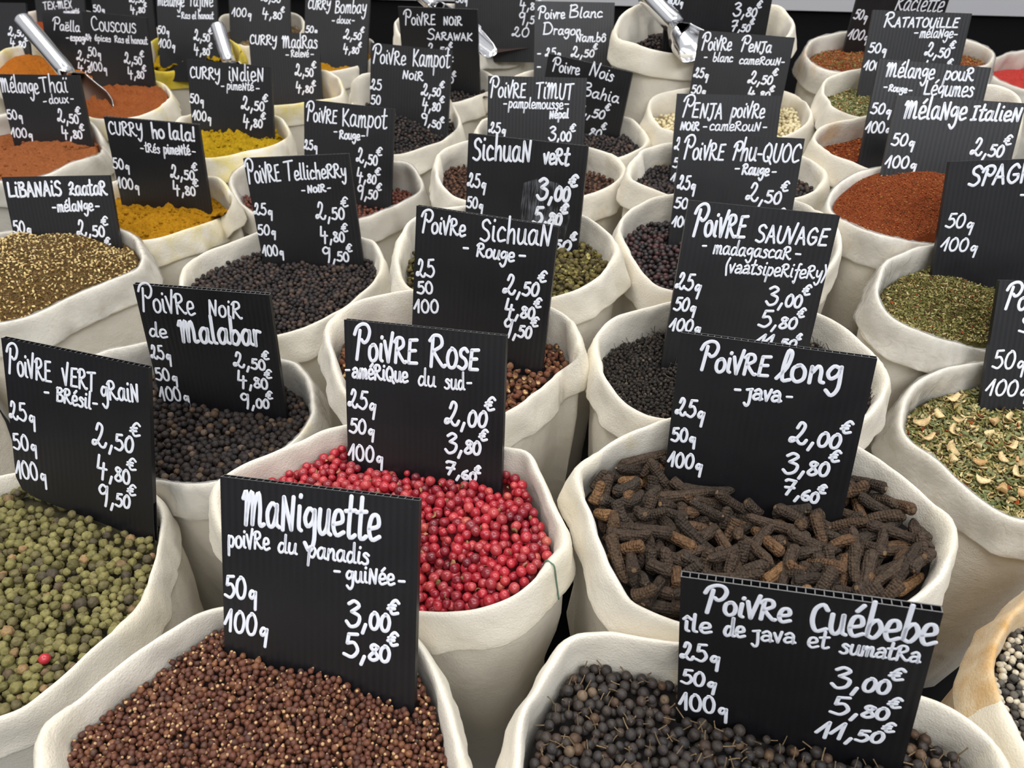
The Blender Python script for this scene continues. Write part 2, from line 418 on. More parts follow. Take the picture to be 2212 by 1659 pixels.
 'timut': '-770,7357,10106 -769,7485,10106 -751,7605,10107 -708,7703,10109 -637,7768,10114 -537,7807,10126 -405,7834,10143 -246,7857,10161 -73,7861,10177 105,7837,10188 285,7795,10192 450,7748,10188 592,7698,10178 715,7651,10162 816,7604,10153 897,7578,10144 963,7560,10133 1018,7531,10120 1064,7488,10105 1100,7438,10088 1126,7381,10069 1138,7319,10048 1130,7260,10028 1095,7176,10024 1035,7061,10038 957,6943,10053 864,6826,10067 749,6717,10078 601,6622,10087 422,6543,10093 240,6485,10098 77,6454,10101 -67,6448,10103 -194,6462,10104 -301,6492,10105 -393,6537,10105 -472,6588,10106 -542,6645,10106 -601,6710,10106 -649,6789,10106 -686,6881,10106 -717,6986,10106 -742,7102,10106 -761,7229,10106',
 'bahia': '-376,8254,10032 -385,8323,10044 -383,8397,10053 -371,8469,10058 -354,8536,10060 -333,8597,10060 -291,8658,10056 -214,8726,10050 -97,8802,10042 52,8878,10033 221,8948,10020 406,8946,10029 604,8911,10045 793,8863,10060 954,8801,10073 1089,8725,10085 1202,8648,10094 1290,8578,10102 1346,8517,10108 1376,8456,10112 1397,8380,10114 1419,8277,10115 1443,8153,10113 1462,8033,10109 1465,7943,10103 1453,7888,10095 1427,7853,10084 1386,7820,10071 1328,7780,10057 1255,7738,10040 1171,7708,10021 1080,7699,10001 981,7710,9979 871,7739,9956 744,7787,9931 594,7850,9909 429,7906,9896 265,7951,9896 109,7986,9907 -38,8007,9930 -164,8035,9954 -257,8074,9977 -318,8126,9998 -354,8187,10016',
 'phuquoc': '924,5782,10232 942,5878,10232 973,5973,10232 1018,6064,10233 1078,6152,10234 1151,6227,10237 1233,6278,10244 1324,6301,10256 1431,6307,10276 1565,6309,10301 1721,6307,10326 1898,6300,10340 2099,6283,10337 2304,6242,10329 2462,6138,10334 2551,5949,10367 2583,5713,10419 2591,5519,10458 2587,5391,10469 2578,5303,10455 2563,5225,10421 2536,5150,10374 2494,5086,10326 2436,5035,10285 2350,4989,10254 2222,4948,10232 2049,4918,10214 1864,4907,10195 1702,4909,10179 1563,4908,10178 1441,4896,10189 1339,4886,10204 1258,4885,10216 1194,4897,10224 1144,4920,10229 1105,4958,10231 1069,5020,10232 1033,5109,10232 1000,5210,10232 973,5308,10232 951,5400,10232 935,5492,10232 924,5587,10232 919,5685,10232',
 'penjanoir': '1115,6794,10265 1137,6892,10279 1176,7006,10295 1225,7117,10299 1282,7236,10283 1347,7342,10263 1419,7417,10253 1497,7465,10253 1601,7495,10259 1745,7516,10271 1921,7526,10285 2106,7516,10297 2294,7499,10296 2477,7467,10287 2632,7394,10283 2746,7269,10291 2822,7109,10310 2868,6962,10330 2899,6854,10339 2920,6777,10336 2931,6712,10325 2930,6657,10307 2917,6608,10287 2889,6560,10269 2842,6510,10253 2776,6462,10239 2690,6422,10222 2586,6399,10202 2463,6395,10179 2319,6406,10157 2165,6424,10139 2008,6443,10131 1850,6453,10135 1705,6454,10152 1584,6456,10176 1487,6468,10199 1408,6485,10218 1345,6506,10231 1293,6532,10239 1245,6563,10243 1199,6595,10245 1161,6633,10247 1133,6676,10249 1115,6726,10254',
 'penjablanc': '1530,8407,10252 1532,8437,10288 1550,8477,10322 1591,8513,10353 1661,8538,10379 1760,8559,10398 1882,8582,10412 2027,8611,10421 2197,8647,10426 2383,8686,10424 2565,8720,10414 2737,8743,10394 2899,8754,10367 3044,8763,10337 3157,8777,10309 3230,8781,10289 3269,8751,10282 3283,8661,10289 3270,8495,10315 3235,8286,10350 3195,8098,10379 3161,7962,10393 3138,7883,10389 3119,7844,10369 3094,7823,10341 3053,7799,10312 2994,7762,10288 2919,7718,10271 2833,7678,10259 2736,7648,10248 2624,7632,10237 2485,7631,10225 2319,7646,10214 2148,7665,10209 1996,7685,10212 1878,7732,10217 1785,7803,10220 1711,7883,10220 1652,7966,10217 1609,8055,10210 1581,8154,10201 1562,8254,10195 1546,8331,10200 1535,8381,10220',
 'scoopsign': '1153,8860,10920 1158,8886,10976 1184,8968,11027 1227,9069,11064 1283,9159,11087 1353,9256,11093 1443,9380,11086 1556,9538,11064 1695,9737,11027 1865,9946,10985 2071,10110,10952 2304,10205,10934 2536,10236,10927 2740,10209,10925 2916,10136,10924 3062,10035,10924 3163,9917,10924 3217,9783,10924 3235,9638,10924 3237,9495,10923 3227,9358,10921 3206,9232,10917 3175,9124,10908 3140,9040,10893 3094,8979,10872 3022,8936,10844 2913,8906,10810 2770,8890,10770 2610,8874,10738 2443,8844,10723 2273,8805,10722 2113,8769,10729 1972,8739,10740 1850,8716,10754 1741,8695,10773 1639,8674,10797 1545,8653,10824 1462,8655,10845 1390,8681,10855 1325,8722,10856 1269,8766,10856 1221,8799,10860 1186,8825,10868 1163,8848,10884',
 'loin': '-1614,11242,10305 -1637,11414,10310 -1641,11606,10308 -1622,11813,10301 -1571,12027,10288 -1489,12250,10270 -1378,12477,10246 -1239,12697,10218 -1069,12903,10187 -865,13073,10157 -639,13130,10150 -416,13170,10139 -197,13193,10126 18,13198,10110 209,13177,10090 356,13119,10065 458,13020,10034 524,12905,9997 562,12814,9952 572,12764,9900 552,12745,9843 514,12763,9781 477,12793,9733 449,12812,9710 425,12891,9686 390,12968,9662 333,12991,9638 252,12951,9612 153,12887,9584 38,12844,9555 -91,12836,9530 -235,12846,9510 -383,12654,9561 -524,12229,9689 -663,11852,9804 -800,11524,9907 -930,11258,9997 -1050,11058,10073 -1161,10921,10135 -1264,10843,10185 -1357,10824,10225 -1440,10864,10255 -1513,10958,10278 -1573,11090,10295',
 'sarawak': '-1592,10313,9899 -1587,10442,9897 -1560,10523,9910 -1512,10559,9936 -1446,10584,9960 -1360,10596,9981 -1254,10600,10000 -1133,10598,10016 -1010,10586,10029 -889,10564,10037 -767,10530,10041 -646,10488,10041 -531,10440,10037 -429,10388,10029 -344,10327,10017 -271,10256,10001 -213,10186,9981 -176,10133,9957 -166,10106,9930 -186,10103,9900 -229,10117,9867 -283,10145,9831 -339,10181,9795 -393,10189,9772 -444,10056,9803 -497,9947,9828 -547,9853,9848 -593,9775,9862 -635,9714,9870 -676,9671,9872 -724,9648,9870 -781,9637,9864 -848,9628,9855 -923,9630,9845 -1003,9649,9834 -1086,9686,9823 -1172,9722,9821 -1260,9749,9830 -1344,9771,9847 -1418,9810,9863 -1477,9871,9877 -1523,9958,9887 -1559,10067,9894 -1583,10189,9898',
 'kampnoir': '-2075,9901,9892 -2057,9892,9959 -2015,9788,10049 -1965,9671,10135 -1918,9605,10194 -1879,9595,10224 -1836,9610,10236 -1772,9625,10243 -1679,9631,10251 -1558,9636,10256 -1426,9634,10256 -1299,9614,10251 -1176,9573,10243 -1056,9519,10228 -951,9475,10198 -869,9455,10144 -813,9462,10064 -775,9487,9968 -744,9496,9884 -714,9464,9830 -686,9391,9801 -666,9306,9783 -659,9245,9760 -667,9217,9728 -690,9211,9693 -728,9212,9655 -780,9157,9637 -838,8964,9673 -910,8790,9702 -989,8639,9726 -1072,8514,9744 -1160,8415,9755 -1252,8350,9761 -1346,8334,9763 -1441,8362,9763 -1536,8407,9770 -1623,8464,9789 -1703,8563,9808 -1779,8711,9825 -1850,8894,9839 -1913,9096,9851 -1971,9318,9856 -2023,9562,9856 -2061,9779,9862',
 'bombay': '-3376,11341,9851 -3392,11398,9868 -3402,11480,9880 -3403,11582,9887 -3383,11700,9886 -3347,11831,9880 -3305,11979,9868 -3250,12141,9850 -3158,12218,9856 -3044,12248,9871 -2913,12258,9884 -2764,12251,9896 -2600,12234,9904 -2439,12208,9910 -2303,12177,9913 -2205,12142,9911 -2145,12101,9906 -2112,12056,9897 -2097,12011,9884 -2090,11968,9867 -2083,11928,9846 -2079,11883,9822 -2080,11836,9796 -2091,11795,9767 -2114,11768,9736 -2152,11759,9705 -2203,11763,9674 -2266,11775,9643 -2306,11637,9664 -2349,11498,9688 -2398,11377,9708 -2453,11276,9724 -2517,11200,9735 -2590,11150,9741 -2671,11126,9742 -2764,11128,9740 -2867,11152,9736 -2975,11187,9733 -3076,11219,9734 -3161,11244,9742 -3228,11261,9758 -3280,11272,9781 -3322,11284,9806 -3354,11305,9830',
 'madras': '-3624,10255,9771 -3687,10464,9753 -3747,10710,9733 -3789,10957,9713 -3753,11043,9739 -3684,11103,9762 -3588,11143,9783 -3472,11161,9800 -3342,11150,9815 -3190,11113,9825 -3018,11061,9832 -2852,11006,9835 -2720,10958,9836 -2629,10915,9837 -2568,10871,9838 -2520,10815,9840 -2469,10726,9847 -2414,10617,9853 -2360,10495,9856 -2313,10373,9857 -2277,10266,9856 -2253,10175,9854 -2240,10094,9851 -2238,10025,9847 -2248,9968,9843 -2272,9922,9842 -2309,9888,9842 -2354,9862,9841 -2403,9840,9841 -2455,9821,9841 -2512,9807,9841 -2574,9793,9841 -2644,9772,9841 -2722,9738,9841 -2807,9698,9840 -2897,9664,9839 -2987,9648,9838 -3079,9654,9836 -3172,9679,9832 -3264,9722,9827 -3348,9785,9821 -3425,9865,9812 -3496,9965,9801 -3561,10092,9787',
 'indien': '-3773,8258,10005 -3817,8385,10007 -3859,8526,10006 -3886,8666,10003 -3888,8789,9997 -3849,8866,10001 -3782,8912,10010 -3699,8946,10018 -3599,8970,10024 -3484,8984,10029 -3359,8987,10032 -3234,8975,10034 -3108,8946,10033 -2984,8904,10030 -2872,8858,10025 -2786,8814,10018 -2728,8773,10008 -2689,8733,9995 -2659,8696,9979 -2631,8659,9960 -2607,8623,9938 -2594,8594,9913 -2599,8579,9886 -2625,8580,9857 -2671,8599,9824 -2698,8532,9830 -2726,8453,9842 -2758,8380,9852 -2797,8312,9861 -2846,8249,9868 -2907,8191,9875 -2976,8133,9880 -3046,8071,9887 -3114,8007,9898 -3175,7941,9911 -3236,7882,9923 -3302,7845,9935 -3371,7834,9946 -3442,7848,9956 -3512,7880,9967 -3577,7926,9977 -3634,7986,9987 -3684,8061,9995 -3729,8152,10001',
 'couscous': '-5803,10127,9682 -5938,10406,9638 -6097,10746,9580 -6261,11123,9509 -6391,11520,9425 -6417,11706,9406 -6411,11760,9424 -6376,11803,9439 -6311,11835,9450 -6229,11856,9459 -6129,11861,9464 -6001,11840,9467 -5835,11785,9468 -5642,11703,9467 -5460,11617,9466 -5324,11545,9463 -5236,11488,9462 -5169,11417,9466 -5025,11147,9537 -4889,10885,9598 -4763,10633,9649 -4657,10404,9691 -4579,10207,9725 -4530,10043,9752 -4505,9906,9774 -4498,9786,9790 -4506,9679,9802 -4528,9582,9811 -4561,9496,9816 -4600,9421,9820 -4639,9357,9821 -4679,9303,9820 -4727,9261,9819 -4789,9237,9816 -4870,9233,9811 -4965,9246,9806 -5065,9274,9800 -5163,9314,9793 -5259,9366,9786 -5353,9428,9779 -5443,9508,9770 -5527,9611,9758 -5609,9743,9740 -5697,9910,9716',
 'thai': '-6261,8085,9865 -6360,8266,9865 -6442,8458,9865 -6490,8647,9865 -6494,8825,9865 -6454,8994,9865 -6380,9140,9864 -6276,9250,9864 -6140,9317,9864 -5984,9352,9862 -5829,9364,9861 -5685,9357,9858 -5550,9330,9853 -5427,9288,9847 -5321,9238,9835 -5234,9184,9817 -5164,9128,9795 -5108,9078,9771 -5067,9037,9744 -5039,9002,9715 -5022,8973,9685 -5012,8952,9653 -5009,8936,9620 -5017,8926,9587 -5045,8936,9549 -4980,8770,9592 -4916,8588,9647 -4876,8423,9697 -4865,8278,9740 -4881,8153,9776 -4907,8036,9804 -4931,7913,9825 -4951,7782,9840 -4983,7661,9850 -5041,7566,9856 -5131,7500,9860 -5243,7459,9862 -5365,7441,9863 -5492,7449,9864 -5624,7482,9864 -5758,7542,9865 -5891,7635,9865 -6023,7763,9865 -6149,7917,9865',
 'paella': '-7366,11045,9900 -7381,11137,9915 -7384,11237,9925 -7387,11341,9931 -7387,11447,9931 -7389,11553,9924 -7393,11663,9910 -7404,11788,9886 -7426,11937,9852 -7462,12117,9809 -7513,12328,9756 -7573,12561,9694 -7639,12802,9626 -7637,12936,9584 -7554,12974,9565 -7438,13000,9544 -7312,13001,9521 -7198,12985,9494 -7106,12958,9464 -7025,12913,9429 -6948,12856,9392 -6883,12800,9351 -6841,12754,9309 -6798,12682,9278 -6692,12472,9296 -6611,12286,9310 -6557,12116,9324 -6530,11963,9337 -6535,11824,9349 -6559,11668,9371 -6525,11433,9432 -6500,11221,9498 -6523,11047,9559 -6581,10913,9614 -6655,10814,9662 -6731,10740,9703 -6800,10686,9737 -6869,10651,9765 -6939,10639,9788 -7014,10654,9808 -7094,10701,9826 -7177,10773,9845 -7256,10861,9865 -7323,10954,9883',
 'tajine': '-5693,12322,9523 -5700,12352,9569 -5722,12424,9610 -5744,12521,9645 -5748,12618,9675 -5721,12699,9699 -5658,12763,9720 -5568,12815,9737 -5457,12851,9751 -5332,12867,9764 -5196,12854,9775 -5042,12809,9786 -4871,12736,9795 -4705,12641,9803 -4563,12538,9810 -4442,12416,9823 -4324,12246,9850 -4229,12096,9869 -4153,11974,9880 -4099,11882,9879 -4065,11822,9867 -4043,11791,9843 -4038,11789,9809 -4054,11815,9766 -4093,11873,9713 -4161,11958,9654 -4258,12061,9589 -4379,12179,9520 -4513,12303,9451 -4630,12363,9409 -4733,12381,9387 -4837,12390,9374 -4947,12403,9365 -5058,12419,9357 -5168,12435,9348 -5260,12405,9350 -5339,12341,9361 -5420,12289,9368 -5501,12265,9372 -5581,12281,9373 -5658,12340,9370 -5732,12437,9364 -5719,12377,9418 -5702,12334,9472',
 'noirherb': '-4638,12761,9908 -4630,12776,9945 -4619,12811,9974 -4607,12859,9995 -4592,12907,10009 -4571,12944,10016 -4542,12968,10019 -4500,12985,10020 -4442,13006,10020 -4364,13035,10020 -4268,13065,10020 -4162,13089,10020 -4052,13103,10020 -3936,13104,10020 -3815,13095,10020 -3700,13077,10020 -3603,13055,10020 -3529,13030,10020 -3473,13001,10020 -3425,12958,10020 -3378,12894,10020 -3327,12802,10019 -3278,12691,10018 -3237,12579,10015 -3209,12484,10007 -3197,12417,9993 -3200,12375,9971 -3221,12350,9945 -3261,12329,9915 -3319,12293,9887 -3380,12191,9875 -3438,12010,9891 -3495,11793,9927 -3564,11621,9960 -3694,11609,9955 -3886,11810,9895 -4109,12159,9799 -4309,12467,9726 -4447,12629,9705 -4529,12687,9721 -4579,12721,9750 -4614,12745,9784 -4632,12755,9825 -4639,12758,9868',
 'gris': '-7261,13127,9560 -7283,13150,9577 -7286,13213,9587 -7276,13302,9592 -7253,13400,9594 -7220,13498,9594 -7180,13588,9594 -7131,13671,9594 -7068,13748,9594 -6992,13820,9594 -6908,13885,9594 -6823,13941,9594 -6741,13986,9594 -6665,14019,9594 -6590,14042,9594 -6515,14055,9594 -6442,14057,9594 -6373,14050,9594 -6308,14031,9594 -6249,14001,9594 -6198,13959,9594 -6152,13906,9594 -6110,13841,9594 -6072,13768,9594 -6035,13687,9594 -5999,13599,9594 -5958,13499,9594 -5913,13386,9594 -5868,13264,9594 -5830,13140,9594 -5808,13023,9594 -5810,12919,9594 -5838,12829,9594 -5892,12747,9594 -5967,12672,9594 -6058,12610,9594 -6163,12570,9592 -6281,12564,9587 -6422,12614,9572 -6604,12739,9545 -6817,12922,9509 -7003,13057,9495 -7129,13106,9511 -7213,13122,9536',
 'raclette': '3463,9283,10582 3518,9459,10582 3594,9642,10582 3698,9803,10582 3835,9926,10582 4000,10018,10582 4176,10093,10582 4355,10161,10582 4537,10218,10582 4719,10253,10582 4902,10258,10582 5084,10234,10582 5247,10184,10582 5373,10109,10582 5459,10010,10582 5521,9898,10582 5573,9788,10582 5618,9685,10582 5651,9584,10582 5668,9485,10582 5670,9389,10582 5653,9294,10582 5612,9191,10582 5545,9074,10582 5453,8955,10582 5344,8854,10581 5218,8786,10580 5079,8748,10577 4938,8731,10573 4799,8731,10566 4659,8743,10560 4511,8755,10557 4350,8760,10556 4178,8758,10559 4011,8747,10563 3866,8725,10568 3744,8695,10572 3643,8671,10576 3559,8672,10579 3495,8704,10581 3450,8764,10582 3424,8854,10582 3417,8976,10582 3430,9121,10582',
 'ratatouille': '3381,8302,10489 3395,8375,10504 3408,8422,10532 3431,8448,10564 3478,8465,10595 3557,8489,10618 3662,8523,10634 3781,8561,10644 3908,8593,10650 4041,8612,10656 4175,8620,10662 4306,8621,10665 4436,8618,10665 4563,8611,10663 4681,8598,10657 4779,8575,10649 4853,8531,10643 4901,8463,10638 4924,8375,10636 4922,8268,10635 4897,8144,10634 4852,8012,10633 4791,7886,10629 4717,7768,10623 4631,7663,10611 4534,7582,10594 4423,7528,10576 4295,7504,10555 4162,7513,10529 4036,7541,10503 3914,7554,10488 3793,7558,10485 3681,7558,10489 3580,7555,10499 3492,7550,10514 3416,7542,10536 3349,7533,10561 3291,7526,10584 3248,7534,10602 3221,7568,10612 3221,7650,10605 3260,7815,10570 3317,8022,10522 3358,8192,10493',
 'legumes': '2961,7175,10415 2967,7227,10431 2991,7272,10450 3022,7306,10469 3053,7328,10488 3096,7344,10506 3166,7361,10523 3272,7385,10538 3403,7406,10553 3547,7420,10576 3703,7425,10607 3861,7424,10646 4006,7411,10695 4130,7381,10755 4245,7351,10813 4358,7351,10851 4472,7388,10865 4577,7432,10867 4663,7444,10865 4727,7418,10861 4772,7370,10854 4805,7320,10843 4826,7270,10827 4840,7222,10797 4849,7177,10743 4854,7137,10666 4835,7090,10585 4773,7027,10516 4669,6949,10460 4540,6872,10414 4396,6809,10380 4194,6690,10390 3988,6595,10404 3783,6535,10415 3586,6508,10424 3420,6511,10430 3303,6544,10434 3227,6606,10434 3168,6679,10432 3114,6753,10426 3066,6830,10419 3029,6918,10411 3001,7019,10403 2975,7108,10404',
 'italien': '2720,5914,10372 2727,5964,10393 2748,6017,10420 2790,6074,10447 2859,6138,10472 2944,6201,10495 3026,6247,10515 3095,6270,10532 3168,6282,10547 3266,6301,10562 3392,6322,10582 3541,6349,10601 3702,6372,10616 3875,6395,10628 4044,6406,10635 4182,6392,10638 4285,6349,10638 4359,6283,10633 4405,6197,10624 4424,6090,10609 4417,5972,10589 4383,5849,10561 4322,5723,10527 4240,5610,10486 4137,5531,10438 4012,5491,10386 3883,5479,10333 3748,5464,10301 3605,5441,10298 3467,5411,10310 3348,5381,10329 3241,5342,10359 3140,5299,10397 3051,5266,10431 2973,5250,10458 2907,5256,10477 2849,5286,10484 2801,5340,10480 2767,5415,10466 2745,5507,10443 2733,5610,10414 2728,5714,10386 2724,5798,10368 2720,5862,10363',
 'spag': '2658,4572,10369 2672,4641,10381 2698,4714,10390 2734,4789,10398 2780,4864,10405 2837,4941,10409 2913,5016,10412 3014,5087,10413 3139,5152,10412 3278,5210,10409 3413,5257,10412 3542,5290,10421 3675,5316,10427 3811,5335,10427 3949,5349,10422 4083,5363,10411 4198,5359,10394 4295,5326,10372 4371,5275,10346 4424,5209,10316 4451,5131,10281 4452,5039,10243 4425,4938,10201 4364,4824,10155 4277,4707,10104 4188,4613,10050 4105,4565,9992 4028,4549,9933 3948,4540,9886 3850,4526,9870 3737,4506,9886 3620,4482,9919 3511,4457,9958 3406,4432,10004 3302,4407,10053 3199,4380,10100 3097,4350,10146 3000,4328,10189 2909,4322,10227 2824,4335,10262 2752,4362,10291 2699,4400,10316 2668,4449,10337 2656,4508,10354',
 'petal': '2692,3785,9852 2723,3861,9861 2761,3936,9876 2798,3997,9898 2836,4045,9919 2886,4089,9938 2965,4137,9954 3071,4189,9967 3184,4232,9974 3281,4262,9977 3371,4285,9976 3477,4310,9971 3615,4343,9961 3774,4376,9947 3940,4402,9925 4110,4423,9897 4271,4424,9860 4402,4379,9817 4499,4293,9769 4556,4183,9717 4569,4061,9660 4484,3884,9645 4306,3658,9681 4107,3449,9712 3899,3263,9740 3707,3120,9764 3539,3027,9784 3396,2972,9801 3278,2944,9814 3186,2940,9825 3113,2954,9832 3052,2983,9837 3003,3025,9841 2961,3074,9843 2923,3130,9845 2888,3193,9845 2853,3266,9846 2819,3350,9846 2784,3434,9846 2750,3505,9847 2715,3562,9847 2689,3615,9847 2676,3667,9847 2677,3722,9848',
 'cumin': '2331,1855,10043 2342,1883,10043 2351,1903,10043 2366,1924,10043 2389,1957,10043 2419,2000,10043 2456,2046,10043 2496,2092,10043 2538,2136,10043 2589,2181,10043 2664,2234,10043 2772,2299,10043 2906,2373,10043 3056,2441,10043 3213,2491,10043 3379,2526,10043 3542,2540,10043 3686,2524,10043 3806,2474,10043 3903,2395,10043 3969,2300,10043 3996,2193,10043 3986,2074,10043 3943,1947,10043 3867,1818,10043 3756,1687,10043 3617,1557,10043 3462,1439,10043 3292,1334,10043 3110,1245,10043 2936,1178,10043 2783,1143,10043 2652,1137,10043 2540,1157,10043 2450,1198,10043 2385,1263,10043 2341,1343,10043 2311,1425,10043 2293,1500,10043 2287,1570,10043 2289,1637,10043 2296,1699,10043 2306,1758,10043 2319,1812,10043',
 'fareast': '7671,12513,9301 7716,12618,9301 7774,12731,9301 7843,12848,9301 7922,12962,9301 8010,13065,9301 8109,13156,9301 8219,13238,9301 8340,13312,9301 8466,13376,9301 8592,13428,9301 8716,13470,9301 8842,13505,9301 8975,13533,9301 9103,13547,9301 9213,13538,9301 9293,13496,9301 9334,13410,9301 9341,13278,9301 9320,13111,9301 9274,12926,9301 9207,12736,9301 9120,12553,9301 9006,12370,9301 8864,12178,9301 8705,11991,9301 8545,11823,9301 8398,11693,9301 8271,11612,9301 8158,11579,9301 8055,11582,9301 7963,11609,9301 7881,11648,9301 7811,11691,9301 7755,11739,9301 7712,11797,9301 7679,11863,9301 7655,11936,9301 7637,12011,9301 7624,12087,9301 7616,12164,9301 7614,12245,9301 7622,12329,9301 7640,12418,9301',
 'dragon': '15,9739,10152 75,9828,10153 150,9913,10153 237,9986,10153 335,10049,10153 443,10102,10151 557,10145,10149 676,10178,10145 799,10201,10139 922,10216,10131 1043,10224,10120 1162,10227,10106 1275,10225,10088 1380,10220,10068 1475,10211,10044 1561,10201,10017 1632,10188,9987 1689,10173,9956 1729,10154,9923 1752,10134,9890 1755,10105,9859 1736,10057,9835 1694,9987,9821 1628,9894,9819 1540,9769,9831 1434,9615,9858 1317,9467,9889 1192,9339,9918 1062,9234,9943 931,9156,9965 799,9104,9983 670,9075,9998 546,9070,10011 427,9082,10022 316,9093,10038 217,9108,10058 130,9138,10076 57,9181,10094 1,9235,10109 -39,9302,10122 -63,9379,10132 -69,9463,10140 -57,9554,10145 -29,9647,10149',
 'texmex': '-9241,15102,9434 -9192,15212,9429 -9128,15317,9424 -9054,15413,9418 -8959,15481,9417 -8837,15507,9423 -8712,15524,9428 -8585,15528,9432 -8457,15522,9435 -8333,15506,9437 -8216,15482,9437 -8107,15450,9435 -8011,15414,9430 -7930,15376,9423 -7865,15335,9413 -7818,15296,9400 -7791,15258,9385 -7784,15222,9367 -7798,15187,9347 -7833,15160,9325 -7808,14980,9344 -7799,14801,9364 -7809,14635,9383 -7839,14484,9399 -7888,14351,9413 -7954,14238,9424 -8035,14146,9432 -8131,14074,9439 -8235,14023,9443 -8347,13992,9447 -8464,13979,9449 -8581,13984,9450 -8696,14006,9451 -8808,14045,9451 -8913,14097,9451 -9007,14162,9451 -9091,14240,9451 -9163,14329,9450 -9220,14425,9450 -9262,14530,9448 -9290,14641,9447 -9301,14755,9445 -9296,14871,9442 -9276,14988,9438',
 'left': '-8592,11733,9508 -8532,11824,9508 -8458,11909,9508 -8371,11983,9508 -8273,12044,9508 -8166,12094,9508 -8053,12131,9507 -7939,12156,9506 -7827,12175,9501 -7728,12199,9490 -7661,12247,9466 -7654,12349,9417 -7699,12515,9343 -7746,12687,9263 -7780,12808,9195 -7798,12870,9143 -7797,12865,9109 -7775,12790,9096 -7736,12650,9105 -7681,12446,9135 -7617,12195,9183 -7559,11936,9236 -7527,11712,9281 -7519,11523,9316 -7519,11336,9352 -7514,11138,9397 -7512,10948,9444 -7553,10806,9478 -7632,10720,9497 -7734,10679,9505 -7850,10666,9507 -7969,10674,9508 -8085,10698,9508 -8197,10738,9508 -8302,10790,9508 -8397,10855,9508 -8480,10932,9508 -8551,11019,9508 -8606,11113,9508 -8646,11213,9508 -8669,11318,9508 -8676,11424,9508 -8664,11530,9508 -8636,11634,9508',
 'leftedge': '-5335,4536,9650 -5292,4597,9650 -5237,4653,9650 -5174,4702,9650 -5103,4743,9650 -5024,4776,9650 -4941,4800,9650 -4856,4813,9650 -4767,4817,9650 -4680,4810,9650 -4595,4794,9650 -4513,4768,9650 -4436,4732,9650 -4367,4689,9650 -4306,4638,9650 -4255,4580,9650 -4214,4517,9650 -4185,4450,9650 -4168,4380,9650 -4164,4310,9650 -4172,4239,9650 -4192,4170,9650 -4225,4104,9650 -4268,4043,9650 -4323,3987,9650 -4386,3938,9650 -4457,3897,9650 -4536,3864,9650 -4619,3840,9650 -4704,3827,9650 -4793,3823,9650 -4880,3830,9650 -4965,3846,9650 -5047,3872,9650 -5124,3908,9650 -5193,3951,9650 -5254,4002,9650 -5305,4060,9650 -5346,4123,9650 -5375,4190,9650 -5392,4260,9650 -5396,4330,9650 -5388,4401,9650 -5368,4470,9650',
}
